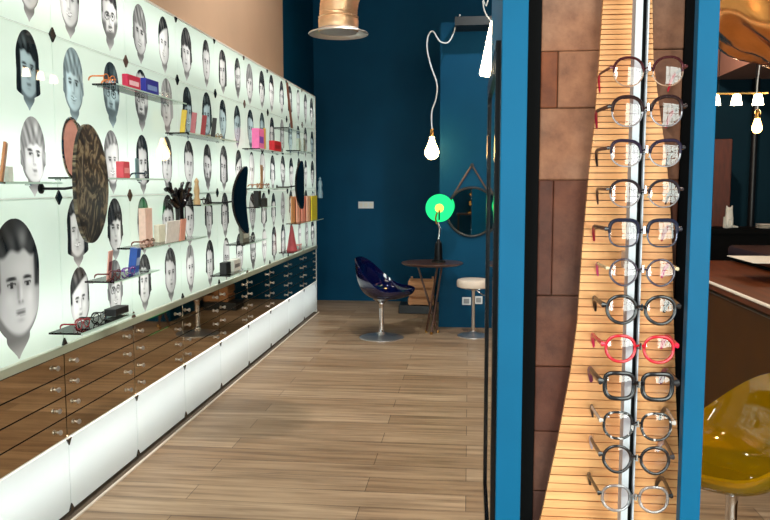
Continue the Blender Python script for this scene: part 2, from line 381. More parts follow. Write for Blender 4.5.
def sstep(a, b, x):
    t = max(0, min(1, (x - a) / (b - a) if b != a else 0)); return t * t * (3 - 2 * t)
class Face:
    """A printed black-and-white head: outline and grey value for every point."""
    def __init__(s, rnd, big=False):
        s.hair = rnd.uniform(.015, .06) if rnd.random() < .72 else rnd.uniform(.16, .36)
        s.style = rnd.choice(['short', 'short', 'short', 'bob', 'long', 'swept', 'bald', 'fringe']) if not big else 'bun'
        s.W = rnd.uniform(.47, .57); s.turn = rnd.choice([-1, 1]) * rnd.uniform(.05, .34) if not big else .30
        s.skin = rnd.uniform(.46, .74); s.smile = rnd.random() < .5 and not big
        s.beard = rnd.random() < .15 and s.style in ('short', 'bald') and not big
        s.glasses = rnd.random() < .1 and not big; s.part = rnd.uniform(-.45, .45); s.light = rnd.choice([-1, 1]) if not big else 1
        s.ph = rnd.uniform(0, 6); s.hl = rnd.uniform(.44, .58); s.tip = rnd.uniform(-.2, .2); s.con = rnd.uniform(.22, .5)
        s.eye = rnd.uniform(.9, 1.15); s.lop = rnd.uniform(-.05, .05); s.jaw = rnd.uniform(.66, .76)
        if s.style == 'bald': s.hl = .84
        if s.style == 'fringe': s.hl = .30
        s.tint = (1, 1, 1)
    def half(s, v):
        W = s.W
        if v > .14: w = W * max(0, 1 - ((v - .14) / .86) ** 2.3) ** .5
        else:
            q = min(1, (.14 - v) / (.14 + s.jaw)); w = W * max(0, 1 - q ** 2.5) ** .55
            if s.style in ('long', 'bob', 'fringe'):
                lim = {'long': -.62, 'bob': -.40, 'fringe': -.28}[s.style]
                w = max(w, W * (1.02 if s.style == 'long' else 1.06) * sstep(lim - .16, lim + .10, v))
            nk = W * .46 * (1 - sstep(-.70, -1.03, v)) + .012
            w = max(w, nk if v < -.3 else 0)
        w *= 1 + .025 * sin(7 * v + s.ph)
        return max(w, .012)
    def grey(s, u, v):
        W = s.W; X = u / W; t = s.turn
        x = (X - t * .55 * max(0, 1 - .6 * v * v))            # features slide round the head when it turns
        if t > 0: x = x * (1.0 if x < 0 else 1.18)
        else: x = x * (1.0 if x > 0 else 1.18)
        v0 = v; v = v + s.lop * x
        sk = s.skin * (1 + s.con * s.light * x * .8) * (1 - .45 * sstep(.5, 1.0, abs(X)))
        sk *= 1 + .14 * math.exp(-((x) ** 2 / .2 + (v - .28) ** 2 / .02))
        g = sk
        for sx in (-1, 1):
            k = 1.0 if sx == -s.light else .7
            g *= 1 - .42 * k * math.exp(-((x - sx * .30) ** 2 / .035 + (v - .075) ** 2 / .007))       # eye sockets
            g *= 1 + .14 * math.exp(-((x - sx * .46) ** 2 / .03 + (v + .12) ** 2 / .012))              # cheek bones
            ex = (x - sx * .36) / (.16 * s.eye); ey = (v - .055) / (.036 * s.eye); e = ex * ex + ey * ey
            if e < 1: g = min(g, .70 * s.skin); 
            if ex * ex / .22 + ey * ey < 1: g = .03
            if abs(ex) < 1.05 and abs(ey - .85 + .5 * ex * ex) < .36: g = .05
            b = abs(v - .155 + .28 * (abs(x) - .34) ** 2 + .02 * sx * s.lop); bx = abs(abs(x) - .36) / .24
            if bx < 1: g *= 1 - .75 * (1 - bx ** 3) * sstep(.036, .012, b)
        side = -s.light
        g *= 1 - .38 * math.exp(-((x - .10 * side) ** 2 / .005)) * sstep(-.20, -.12, v) * sstep(.14, .02, v)
        g *= 1 - .55 * math.exp(-((abs(x) - .075) ** 2 / .0022 + (v + .188) ** 2 / .0006))
        g *= 1 - .28 * math.exp(-((x) ** 2 / .02 + (v + .215) ** 2 / .0010))
        g += .12 * math.exp(-((x + .03 * side) ** 2 / .003 + (v + .06) ** 2 / .02))
        mw = .33 if s.smile else .25; my = -.345 + (.30 * x * x if s.smile else 0)
        if abs(x) < mw:
            d = v - my; f = 1 - (abs(x) / mw) ** 4
            if s.smile and abs(d) < .022 * f: g = .80
            elif abs(d) < (.05 if s.smile else .013) * f + .004: g *= 1 - .7 * f
            elif abs(d) < .05: g *= 1 - .36 * f * (1.2 if d > 0 else .8)
        g *= 1 - .25 * math.exp(-(x * x / .03 + (v + .455) ** 2 / .0014))
        if s.beard: g = g + (s.hair * 1.5 - g) * .85 * max(sstep(-.34, -.46, v), sstep(.40, .62, abs(x)) * sstep(.0, -.2, v), sstep(.045, .02, abs(v + .265)) * sstep(.3, .2, abs(x)))
        if s.glasses:
            for sx in (-1, 1):
                e = sqrt(((x - sx * .38) / .28) ** 2 + ((v - .05) / .11) ** 2)
                if .85 < e < 1.13: g = .04
        # neck below the jaw line
        jl = -.66 + .42 * x * x
        n = sstep(jl + .05, jl - .05, v)
        g = g * (1 - n) + n * s.skin * (.34 + .5 * sstep(-.70, -1.0, v)) * (1 + .3 * s.light * x)
        # hair
        wv = sin(8 * X + 6 * v + s.ph + 2.6 * sin(3 * v + 2 * X + s.ph)) * .6 + .4 * sin(19 * X * (1.4 - v) + s.ph * 2)
        hr = s.hair * (1 + .55 * wv) + (.10 + .3 * s.hair) * math.exp(-((X - .3 * s.light) ** 2 / .12 + (v - .72) ** 2 / .02)) * (.7 + .5 * wv)
        hl = s.hl - .16 * (x - s.part) ** 2 + .025 * sin(11 * x + s.ph)
        if s.style == 'swept': hl = s.hl + .24 * x * (1 if s.part > 0 else -1) - .08 * x * x
        sd = {'short': .84, 'bald': 1.0, 'swept': .80, 'bun': .70, 'bob': .66, 'long': .62, 'fringe': .70}[s.style]
        low = {'short': .02, 'bald': .1, 'swept': -.08, 'bun': -.06, 'bob': -.52, 'long': -.8, 'fringe': -.40}[s.style]
        a = sstep(hl - .03, hl + .06, v)
        xs = abs(X - t * .22)
        if v0 > low: a = max(a, sstep(sd - .06, sd + .06, xs) * sstep(low, low + .10, v0))
        return max(.012, min(.9, g * (1 - a) + max(.01, hr) * a))

def portrait(cy, cz, h, face, rows=60, cols=29):
    """Grid of printed points on the glass; returns mesh data and the outline loop in (y,z)."""
    pts = []; cl = []
    for i in range(rows):
        v = 1 - 2 * i / (rows - 1); v = max(-.998, min(.996, v)); w = face.half(v)
        for j in range(cols):
            t = -1 + 2 * j / (cols - 1)
            u = w * t + face.tip * max(0, -v - .5) * .5
            pts.append((cy + u * h / 2, cz + v * h / 2)); edge = max(abs(t), 0)
            g = face.grey(u, v)
            cl.append(g)
    loop = [(0, j) for j in range(cols)] + [(i, cols - 1) for i in range(1, rows)] + [(rows - 1, j) for j in range(cols - 2, -1, -1)] + [(i, 0) for i in range(rows - 2, 0, -1)]
    return pts, cl, [pts[i * cols + j] for i, j in loop], rows, cols

def glass_panel(y0, y1, z0, z1, faces, label, group):
    root = thing('portrait_lightbox', label, 'backlit panel', (PX, y0, z0), 0, group)
    e = .0022
    bm = bmesh.new(); edges = []
    def ring(ps):
        vs = [bm.verts.new((0, p[0] - y0, p[1] - z0)) for p in ps]
        for i in range(len(vs)): edges.append(bm.edges.new((vs[i], vs[(i + 1) % len(vs)])))
        return vs
    outer = []
    A = [(y0 + e, z0), (y1 - e, z0), (y1 - e, z1), (y0 + e, z1)]
    ring(A)
    data = []
    for f in faces:
        d = portrait(*f); data.append(d); ring(d[2])
    bmesh.ops.triangle_fill(bm, use_beauty=True, use_dissolve=False, edges=edges)
    for f in bm.faces:
        if f.normal.x < 0: f.normal_flip()
    bm.verts.ensure_lookup_table()
    # polished edges of the pane
    q = [bm.verts[i] for i in range(4)]
    back = [bm.verts.new((-.006, v.co.y, v.co.z)) for v in q]
    for i in range(4):
        bm.faces.new((q[i], back[i], back[(i + 1) % 4], q[(i + 1) % 4]))
    me = bpy.data.meshes.new('pane'); bm.to_mesh(me); bm.free(); me.materials.append(M['frost'])
    o = bpy.data.objects.new('pane', me); COL.objects.link(o); o.parent = root
    for (pts, cl, loop, R, C), f in zip(data, faces):
        fs = [(i * C + j, (i + 1) * C + j, (i + 1) * C + j + 1, i * C + j + 1) for i in range(R - 1) for j in range(C - 1)]
        me = bpy.data.meshes.new('portrait'); me.from_pydata([(0, p[0] - y0, p[1] - z0) for p in pts], [], fs)
        at = me.color_attributes.new('print', 'FLOAT_COLOR', 'POINT'); tn = f[3].tint
        vals = []
        for g in cl: vals += [g * tn[0], g * tn[1], g * tn[2], 1]
        at.data.foreach_set('color', vals); me.materials.append(M['print'])
        po = bpy.data.objects.new('portrait', me); COL.objects.link(po); po.parent = root
    return root

RN = random.Random(5)
rowname = ['lower', 'middle', 'top']
NP = len(JY) - 1
for i in range(NP):
    y0, y1 = JY[i], JY[i + 1]
    for r, (z0, z1) in enumerate(ROWS):
        fl = []
        if r == 0 and i == 1:
            fc = Face(RN, True); fc.W = .60; fc.hair = .03; fc.skin = .46; fc.hl = .52; fc.part = .0; fc.con = .35
            fl.append((y0 + .392, 1.125, .58, fc, 110, 51))
        else:
            for zc in ({0: (1.322, .990), 1: (2.022, 1.672), 2: (2.400,)}[r]):
                for c in (-1, 1):
                    fc = Face(RN); 
                    if zc > 2.0 and zc < 2.1 and RN.random() < .6: fc.tint = (.72, .93, 1.0)  # bluish reflection put into the print colour as a teal tint
                    fl.append((y0 + .372 + c * .187 + RN.uniform(-.02, .02), zc + RN.uniform(-.012, .006), RN.uniform(.325, .350), fc))
        n = NP - 1 - i
        pos = 'at the far end' if n == 0 else '%s from the far end' % ORD[n]
        lab = '%s backlit panel %s, %s' % (rowname[r], pos, 'with one huge printed face of a woman' if len(fl) == 1 else 'printed with %s portraits' % ('two' if r == 2 else 'four'))
        glass_panel(y0, y1, z0, z1, fl, lab, 'backlit portrait panels')

# dark diamond clips at the panel corners
proto = None
for i, y in enumerate(JY):
    if y < 2.4 or y > 9.2: continue
    for r, z in enumerate((2.594, 2.210, 1.494, .822)):
        d = .026
        if r == 3: pts = [(-d * .8, 0), (d * .8, 0), (0, d * 1.2)]
        elif r == 0: pts = [(-d * .8, 0), (0, -d * 1.2), (d * .8, 0)]
        else: pts = [(0, -d * 1.25), (d, 0), (0, d * 1.25), (-d, 0)]
        o = MB().prism(pts, 'x', 0, .008).build('diamond_clip', M['black_gloss'] if i % 3 else M['walnut'], loc=(PX + .0005, y, z))
        n = 10 - i
        tag(o, 'dark %s clip holding glass, %s from the far end %s' % ('diamond' if r in (1, 2) else 'triangular', ORD[n - 0] if n else 'nearest', ['on the top edge', 'below the top strip', 'at mid height of the wall', 'just above the drawers'][r]), 'clip', 'clips at the panel corners')

# ledge under the glass, one continuous strip, and the strips at the floor
struct('trim_2', MB().box((XL, JY[0], .785), (PX + .014, JY[-1], .820)), M['ledge'])
struct('trim_3', MB().box((PX - .05, JY[0], 0), (PX - .03, JY[-1], .04)), M['black'])
struct('trim_4', MB().box((PX - .03, JY[0], 0), (PX + .022, JY[-1], .006)).box((PX + .022, JY[0], 0), (PX + .035, JY[-1], .008), 1), [M['toe'], M['piping']])

# mirrored drawer units
def drawer_unit(y0, y1, label):
    root = thing('drawer_cabinet', label, 'cabinet', (PX, y0, .385), 0, 'mirrored drawer cabinets under the portraits')
    W = y1 - y0
    MB().box((XL - PX + .01, .002, 0), (-.02, W - .002, .395)).build('body', M['black'], root)
    for k in range(4):
        z0 = .002 + k * .0985; z1 = z0 + .0945
        d = MB().box((-.019, .004, z0), (0, W - .004, z1), bev=.0015).build('drawer', M['bronze_mirror'], root)
        for yy in (.085, W - .085):
            T = Matrix.Translation((0, yy, z0 + .048)) @ Matrix.Rotation(pi / 2, 4, 'Y')
            MB().lathe([(.006, 0), (.006, .008), (.011, .011), (.0125, .017), (.008, .022), (.0, .023)], n=12, T=T).build('knob', M['satin'], d, smooth=True)
    return root
for i in range(NP):
    n = NP - 1 - i
    drawer_unit(JY[i], JY[i + 1], 'bronze mirrored cabinet of four drawers, %s under the portrait wall' % ('at the far end' if n == 0 else ORD[n] + ' from the far end'))
    y0, y1 = JY[i], JY[i + 1]
    bm = MB().add([(0, y0 + .003, .038), (0, y1 - .003, .038), (0, y1 - .003, .380), (0, y0 + .003, .380), (-.006, y0 + .003, .038), (-.006, y1 - .003, .038), (-.006, y1 - .003, .380), (-.006, y0 + .003, .380)],
                  [(0, 1, 2, 3), (0, 4, 5, 1), (1, 5, 6, 2), (2, 6, 7, 3), (3, 7, 4, 0)])
    o = bm.build('plinth_lightbox', M['frost_base'], loc=(PX + .004, 0, 0))
    tag(o, 'white backlit plinth panel at floor level, %s' % ('at the far end' if n == 0 else ORD[n] + ' from the far end'), 'backlit panel', 'backlit plinth panels')
    if i > 0:
        for z, s in ((.380, -1), (.038, 1)):
            c = MB().prism([(-.022, 0), (.022, 0), (0, s * .032)], 'x', 0, .006).build('triangle_clip', M['black_gloss'], loc=(PX + .0038, y0, z))
            tag(c, 'small black triangular clip at the %s of plinth joint, %s from the far end' % ('top' if s < 0 else 'bottom', ORD[n]), 'clip', 'clips at the plinth joints')

# ------------------------------------------------------------------ spectacles
def outline(rx, rz, n, cat, sx, N=36, top=1.0):
    pts = []
    for k in range(N):
        a = 2 * pi * k / N; c, s_ = cos(a), sin(a)
        x = rx * math.copysign(abs(c) ** (2 / n), c); z = rz * math.copysign(abs(s_) ** (2 / n), s_)
        if z > 0: z += cat * max(0, x / rx) ** 1.5 * rz
        else: x *= 1 - .10 * (z / rz) ** 2
        pts.append((sx * x, z))
    return pts

def spectacles(label, group, loc, rot=(0, 0, 0), cx=.0345, rx=.0265, rz=.0225, n=2.2, cat=.1, t=.0014, up=(20, 18, 20), lo=None,
               metal=0, temple=None, tip=None, tl=.105, drop=.028, N=36, fold=0, gap=None, tiptilt=0):
    root = thing('eyeglasses', label, 'eyeglasses', loc, 0, group); root.rotation_euler = rot
    mu = swatch(up, .22, metal); ml = swatch(lo, .25, .7) if lo else mu
    for sx in (-1, 1):
        o2 = outline(rx, rz, n, cat, sx, N)
        path = [(sx * cx + p[0], .0035 * ((p[0] * sx / rx) ** 2), p[1]) for p in o2]
        mb = MB()
        if lo:
            h = N // 2
            a = [path[i % N] for i in range(0, h + 1)]; b = [path[i % N] for i in range(h, N + 1)]
            mb.tube(a, [t * (1.7 if 0 < i < h else 1.2) for i in range(h + 1)], 8, 0, up=(0, 1, 0)); mb.tube(b, t * .8, 8, 1, up=(0, 1, 0))
        else: mb.tube(path, t, 8, 0, closed=True, up=(0, 1, 0), flat=1.15)
        mb.build('rim', [mu, ml], root, smooth=True)
        # lens: shallow dome closed front and back
        vs = [(sx * cx, 0, 0)]; fs = []; KQ = 5
        for iq in range(1, KQ + 1):
            q = iq / KQ * .985
            for p in o2: vs.append((sx * cx + p[0] * q, .0033 * ((p[0] / rx) ** 2 + .5 * (p[1] / rz) ** 2) * q * q, p[1] * q))
        for k in range(N):
            j = (k + 1) % N; fs.append((0, 1 + k, 1 + j))
            for iq in range(KQ - 1): fs.append((1 + iq * N + k, 1 + (iq + 1) * N + k, 1 + (iq + 1) * N + j, 1 + iq * N + j))
        MB().add(vs, fs).build('lens', M['lens'], root, smooth=True)
        # temple with curved tip
        hx = sx * (cx + rx + t * 1.2); hz = rz * (.30 + .55 * cat)
        tm = swatch(temple or up, .25, metal); tp = swatch(tip or temple or up, .3)
        ang = fold * -sx
        def tpnt(y, z, o=0): return (hx + sx * (.004 + o) + sin(ang) * y, .003 + y * cos(ang), z)
        MB().tube([(hx - sx * .001, .003, hz), (hx + sx * .004, .002, hz), tpnt(.010, hz), tpnt(tl * .5, hz, .003), tpnt(tl * .76, hz, .004)], [t * 1.3, t * 2.0, t * 2.0, t * 1.8, t * 1.8], 8, flat=.6).build('temple', tm, root, smooth=True)
        MB().tube([tpnt(tl * .76, hz, .004), tpnt(tl * .90, hz - .003, .003), tpnt(tl, hz - drop * .45, .001), tpnt(tl * 1.06, hz - drop, -.002)], [t * 1.8, t * 2.3, t * 2.2, t * 1.5], 8, flat=.7).build('temple_tip', tp, root, smooth=True)
    g = cx - rx
    MB().tube(bez([(-g - .001, .0035, .003), (-g * .4, -.0005, .0062), (g * .4, -.0005, .0062), (g + .001, .0035, .003)], 4), t * .95, 8).build('bridge', mu, root, smooth=True)
    for sx in (-1, 1):
        MB().tube([(sx * (g + .0005), .004, -.004), (sx * g * .75, .009, -.007)], [.0006, .0022], 6).build('nose_pad', M['shelf'], root, smooth=True)
    return root

# ------------------------------------------------------------------ the display column
CX0, CX1 = .0545, .4175
struct('wall_partition', MB().box((CX0, 1.5605, 0), (CX1, 2.10, ZC)), M['blue'])
struct('trim_5', MB().box((CX0, 1.40, 0), (.0995, 1.56, ZC), bev=.0015), M['blue'])
struct('trim_6', MB().box((.3825, 1.40, 0), (CX1, 1.424, ZC), bev=.0015), M['blue'])
BTX = aty(678, 234, 1.50).x
struct('trim_7', MB().box((.0995, 1.50, 0), (.1305, 1.52, ZC)).box((BTX, 1.50, 0), (CX1, 1.56, ZC)).box((.403, 1.424, 0), (CX1, 1.50, ZC)), M['slot'])
ws = MB().box((.1305, 1.512, 0), (BTX, 1.56, ZC), 4)
rt = random.Random(8); zrow = ZC
rows_px = [(-40, 51), (51, 108), (108, 180), (180, 296), (296, 367), (367, 432), (432, 492)]
zt_ = [aty(560, a_, 1.504).z for a_, b_ in rows_px] + [aty(560, 492, 1.504).z]
zz_ = zt_[0]
while zz_ < ZC: zz_ += .14; zt_.insert(0, min(zz_, ZC))
while zt_[-1] > .13: zt_.append(zt_[-1] - .135)
zt_[-1] = 0
split = {51: (557, 0, 1), 180: (555, 2, 3)}
for a_, b_ in zip(zt_, zt_[1:]):
    key = [k for k in split if abs(aty(560, k, 1.504).z - a_) < .004]
    top = a_ > aty(560, 178, 1.504).z
    if key:
        px_, m0, m1 = split[key[0]]; xs = [.1305, aty(px_, 120, 1.504).x, .29, BTX]; ms = [m0, m1, m1]
    else:
        c_ = rt.uniform(.24, .30); xs = [.1305, c_, BTX]; ms = [1, 1] if top else [rt.choice([2, 3]), rt.choice([2, 3])]
        if rt.random() < .4: ms[1] = 1
    for (x0, x1), mi in zip(zip(xs, xs[1:]), ms):
        ws.box((x0 + .0004, 1.504 + rt.uniform(0, .003), b_ + .0004), (x1 - .0004, 1.513, a_ - .0004), mi, bev=.0025)
struct('wall_slate', ws, [slate_tile('rust_slate', (124, 76, 48)), slate_tile('grey_beige_slate', (152, 116, 94)), slate_tile('dark_red_slate', (92, 56, 44)), slate_tile('brown_slate', (106, 68, 52)), M['slat_gap']])

# black-framed mirror on the side of the column
mr = thing('wall_mirror', 'tall narrow black-framed mirror on the side of the blue column', 'mirror', (CX0, 1.78, 1.26))
fr = MB(); Y0, Y1, Z0, Z1 = -.355, .30, -.54, .545
for a, b in (((Y0, Z0), (Y0 + .05, Z1)), ((Y1 - .05, Z0), (Y1, Z1)), ((Y0 + .05, Z0), (Y1 - .05, Z0 + .04)), ((Y0 + .05, Z1 - .04), (Y1 - .05, Z1))):
    fr.box((-.009, a[0], a[1]), (0, b[0], b[1]))
fr.build('frame', M['black_gloss'], mr)
MB().box((-.004, Y0 + .05, Z0 + .04), (-.001, Y1 - .05, Z1 - .04)).build('mirror_glass', M['mirror'], mr)

# slatted bamboo board, waisted
LE = [(0, 603), (60, 599), (130, 594), (160, 590), (250, 582), (325, 577), (375, 570), (445, 557), (515, 542), (560, 531)]
RE = [(0, 652), (60, 653), (100, 658), (150, 665), (190, 669), (250, 672), (325, 673.5), (395, 675.5), (450, 678), (520, 680), (560, 680)]
BY = 1.474
def edge(tab, py):
    for (a, xa), (b, xb) in zip(tab, tab[1:]):
        if py <= b: return xa + (xb - xa) * (py - a) / (b - a)
    return tab[-1][1]
board = thing('display_board', 'tall waisted display board of honey bamboo slats in the blue column', 'display board', (.27, BY + .01, .55))
sl = MB(); bk = MB(); ox, oy, oz = .27, BY + .01, .55
zt = 2.20; z = .62; prev = None; outl = []
def pyof(z):    # image row of a height on the board (through its middle)
    lo_, hi_ = -400., 900.
    for _ in range(40):
        mid = (lo_ + hi_) / 2
        if aty(630, mid, BY).z > z: lo_ = mid
        else: hi_ = mid
    return lo_
while z < zt:
    py = pyof(z); pc = max(-60, min(560, py))
    pitch = .0080 + .0085 * sstep(-60, 420, pc)
    h = pitch - .0015
    def ex(zz):
        p = pyof(zz); p2 = max(0, min(559, p)); return aty(edge(LE, p2), p2, BY).x, aty(edge(RE, p2), p2, BY).x
    a0, b0 = ex(z); a1, b1 = ex(z + h)
    dz = random.uniform(0, .0016)
    sl.prism([(a0 - ox, z - oz), (b0 - ox, z - oz), (b1 - ox, z + h - oz), (a1 - ox, z + h - oz)], 'y', -.012 - dz, -.002)
    outl.append((a0 + .002 - ox, b0 - .002 - ox, z - oz)); z += pitch
MBo = [(a, zz) for a, b, zz in outl] + [(b, zz) for a, b, zz in reversed(outl)]
bk.prism(MBo, 'y', -.002, .0115)
sl.build('slats', M['tile_wood'], board); bk.build('backing', M['slat_gap'], board)

# aluminium rail with pegs
RXC = aty(640.5, 233, 1.372).x
GY = 1.358
ys = [71, 111, 153, 193, 233, 272, 310, 349, 387, 426, 460, 499]
zs = [aty(640, y, GY).z for y in ys]
RY = 1.384
rail = thing('eyewear_rail', 'vertical aluminium rail standing off the bamboo board, holding spectacles', 'rail', (RXC, RY, .6))
zr = 2.25 - .6
MB().box((-.0165, 0, 0), (-.0045, .03, zr), bev=.0006).box((-.0045, .024, 0), (.0035, .03, zr)).box((.0035, 0, 0), (.0060, .03, zr)).build('channel', M['alu_light'], rail)
MB().box((-.0044, .010, 0), (.0034, .013, zr)).build('slot', M['slot'], rail)
for zb in (.1, .8, 1.4):
    MB().box((-.012, .03, zb), (.004, 1.4705 - RY, zb + .03)).build('standoff', M['alu'], rail)
for zz in zs:
    MB().tube([(.002, .011, zz - .6), (.002, -.018, zz - .6 - .0005), (.002, -.032, zz - .6 + .0015), (.002, -.0325, zz - .6 + .012)], [.0024, .0024, .0024, .0016], 8).build('peg', M['chrome'], rail, smooth=True)

P1 = 'spectacles hung on the rail'
specs = [
 ('thin spectacles topmost on the rail with dark and rose-gold round rims and red tips', dict(rx=.0265, rz=.0235, n=2.2, cat=.1, t=.0011, up=(84, 34, 40), lo=(226, 186, 160), metal=.5, temple=(90, 40, 44), tip=(214, 26, 62))),
 ('spectacles second from top with dark tortoise brow and thin pale metal lower rims', dict(rx=.0275, rz=.0245, n=2.2, cat=.12, t=.0015, up=(44, 24, 26), lo=(206, 200, 206), temple=(38, 22, 24), tip=(168, 30, 56))),
 ('black and violet cat-eye spectacles third from top with silvery lower rims', dict(rx=.027, rz=.0215, n=2.3, cat=.28, t=.0014, up=(44, 34, 54), lo=(228, 226, 232), temple=(30, 26, 34), tip=(32, 28, 34))),
 ('thin round spectacles fourth from top with dark brow and clear silver lower rims', dict(rx=.0265, rz=.0225, n=2.2, cat=.08, t=.0012, up=(46, 38, 44), lo=(206, 202, 206), temple=(50, 36, 38), tip=(60, 40, 44))),
 ('dark navy squarish spectacles fifth from top with dark red temple tips', dict(rx=.0265, rz=.0225, n=3.2, cat=.06, t=.0016, up=(36, 38, 58), lo=(120, 120, 136), temple=(40, 38, 48), tip=(164, 32, 56))),
 ('small thin dark round spectacles sixth from top with cream temples and pink tips', dict(rx=.0245, rz=.0225, n=2.0, cat=0, t=.0013, up=(58, 44, 62), temple=(214, 196, 160), tip=(222, 70, 134), cx=.0335)),
 ('thick black round spectacles seventh from top of the rail', dict(rx=.0265, rz=.0235, n=2.1, cat=.05, t=.0021, up=(26, 22, 24), temple=(28, 24, 26))),
 ('bright red rounded spectacles, the only red-framed pair on the rail', dict(rx=.0265, rz=.0225, n=2.3, cat=.04, t=.0019, up=(214, 24, 44), temple=(226, 30, 66), tip=(226, 40, 96))),
 ('heavy black square spectacles just below the red pair', dict(rx=.0270, rz=.0225, n=3.4, cat=.06, t=.0028, up=(20, 16, 20), temple=(40, 38, 42), tip=(120, 50, 90))),
 ('black and white speckled rounded spectacles third from the bottom', dict(rx=.0265, rz=.0235, n=2.5, cat=.04, t=.0017, up=(30, 28, 32), temple=(206, 196, 190), tip=(60, 54, 54))),
 ('plain black round spectacles second from the bottom of the rail', dict(rx=.0255, rz=.0235, n=2.0, cat=.02, t=.0020, up=(34, 28, 30), temple=(60, 52, 54), tip=(206, 186, 190))),
 ('clear crystal spectacles lowest on the rail with black hinges', dict(rx=.0260, rz=.0225, n=2.3, cat=.05, t=.0019, up=(206, 204, 208), temple=(22, 20, 22), tip=(30, 28, 30))),
]
for (lab, kw), zz in zip(specs, zs):
    kw.setdefault('cx', .0348); kw['t'] *= 1.22; kw['cx'] *= .915; kw['rx'] *= .915
    g = spectacles(lab, P1, (RXC + .002, GY, zz + .0037 - .0062 + .95 * kw['t']), (0, 0, radians(random.uniform(-2, 2))), **kw)
    if 'speckled' in lab:
        for r_ in [c for c in g.children if c.name.startswith('rim')]:
            m = pbr('speckled_acetate', (232, 228, 226), .25, var=.0, scale=120, c2=(24, 22, 26)); m.node_tree.nodes['Color Ramp'].color_ramp.elements[0].position = .56; m.node_tree.nodes['Color Ramp'].color_ramp.elements[1].position = .62
            r_.data.materials[0] = m

    if 'crystal' in lab:
        mc_ = thin_glass('crystal_acetate', (222, 224, 228), .06, 1.5, .05, .3, (226, 226, 230))
        for r_ in [c for c in g.children if c.name.startswith(('rim', 'bridge'))]: r_.data.materials[0] = mc_
# ------------------------------------------------------------------ glass shelves on the portrait wall with their goods
SH = .15
def shelf(x0, x1, px, py, label, depth=SH):
    """Glass slab fixed to the panels between two image columns; returns its top height and y range."""
    xm = PX + depth * .5
    z = atx(px, py, xm).z
    ya = atx(x0, py, xm).y; yb = atx(x1, py, xm).y
    o = thing('glass_shelf', label, 'shelf', (PX + .001, ya, z - .008), 0, 'glass shelves on the portrait wall')
    L_ = yb - ya
    MB().box((0, 0, 0), (depth, L_, .008), bev=.001).build('slab', [M['shelf']], o)
    MB().box((depth, 0, .0005), (depth + .0012, L_, .0075)).build('front_edge', M['shelf_edge'], o)
    for yy in (.06 * L_, .94 * L_):
        MB().tube([(0, yy, -.004), (.025, yy, -.004)], .004, 10).build('support_pin', M['chrome'], o, smooth=True)
    return z, ya, yb
def slab(label, cat, name, px, z, w, h, t, col, lean=0, turn=0, X=None, trim=None, mat=None):
    """Upright card or box on a shelf. w along its own width, h tall, t thick; turn about z (0 faces +x)."""
    x = X if X is not None else PX + .075
    y = atx(px, 200, x).y
    m = mat or swatch(col, .45)
    root = thing(name, label, cat, (x, y, z), turn)
    T = Matrix.Rotation(-lean, 4, 'Y')
    mb = MB().box((-t / 2, -w / 2, 0), (t / 2, w / 2, h), bev=min(.0015, t * .3), T=T); mb.build('body', m, root)
    if trim:
        MB().box((t / 2, -w * .36, h * .3), (t / 2 + .0006, w * .36, h * .62), T=T).build('printed_band', swatch(trim, .5), root)
    if lean:  # keep the lower edge on the shelf
        lowest = min((T @ Vector((sx * t / 2, 0, 0))).z for sx in (-1, 1)); root.location.z = z - lowest
    return root
def mini(label, px, z, col, X=None, rz=pi / 2, **kw):
    x = X if X is not None else PX + .085
    y = atx(px, 200, x).y
    rz_ = kw.pop('rzv', .020)
    return spectacles(label, 'spectacles on the wall shelves', (x, y, z + rz_ + .0014), (0, 0, rz), up=col, rz=rz_, N=20, tl=.070, drop=.020, t=.0020, **kw)

# A
z, a, b = shelf(-14, 45, 20, 182, 'glass shelf at the left edge beside a smiling portrait')
slab('tan wedge-shaped card leaning at the left edge of the photo', 'card', 'display_card', 2, z, .13, .15, .01, (176, 112, 58), lean=-.15, turn=.5)
slab('small clear block on the shelf at the left edge', 'block', 'display_block', 10, z, .03, .06, .02, (206, 216, 206), X=PX + .05)
# B
z, a, b = shelf(64, 154, 112, 178, 'long glass shelf behind the big patterned oval')
o = thing('picture_frame', 'white-rimmed oval frame with a pink card behind the patterned oval', 'frame', (PX + .02, atx(72, 150, PX + .02).y, z + .135))
MB().tube([(0, .085 * cos(t_), .135 * sin(t_)) for t_ in [2 * pi * k / 40 for k in range(40)]], .007, 8, closed=True).build('ring', M['chrome'], o, smooth=True)
MB().prism([(.081 * cos(2 * pi * k / 32), .131 * sin(2 * pi * k / 32)) for k in range(32)], 'x', -.004, 0).build('card', swatch((206, 150, 136), .5), o)
slab('red-pink box on the long shelf right of the patterned oval', 'box', 'small_box', 124, z, .075, .085, .04, (204, 72, 84), trim=(232, 150, 150))
mini('dark blue spectacles on the long shelf behind the patterned oval', 147, z, (30, 44, 60), rz=pi / 2 + .3)
slab('pale teal leaflet on the right end of the long shelf', 'card', 'display_card', 138, z, .08, .11, .004, (104, 140, 150), X=PX + .03, turn=.2)
# C
z, a, b = shelf(177, 228, 203, 137, 'upper glass shelf with four leaning upright cases')
for px, c, lb in ((184, (206, 176, 42), 'yellow'), (194, (180, 104, 112), 'dusty pink'), (204, (150, 36, 42), 'dark red'), (214, (30, 28, 30), 'black')):
    slab('%s upright spectacle case leaning on the upper shelf' % lb, 'case', 'spectacle_case', px, z, .055, .14, .03, c, lean=-.12, turn=.3, trim=(40, 34, 34))
mini('small gold spectacles at the right of the upper shelf cases', 221, z, (150, 120, 70), rz=pi / 2)
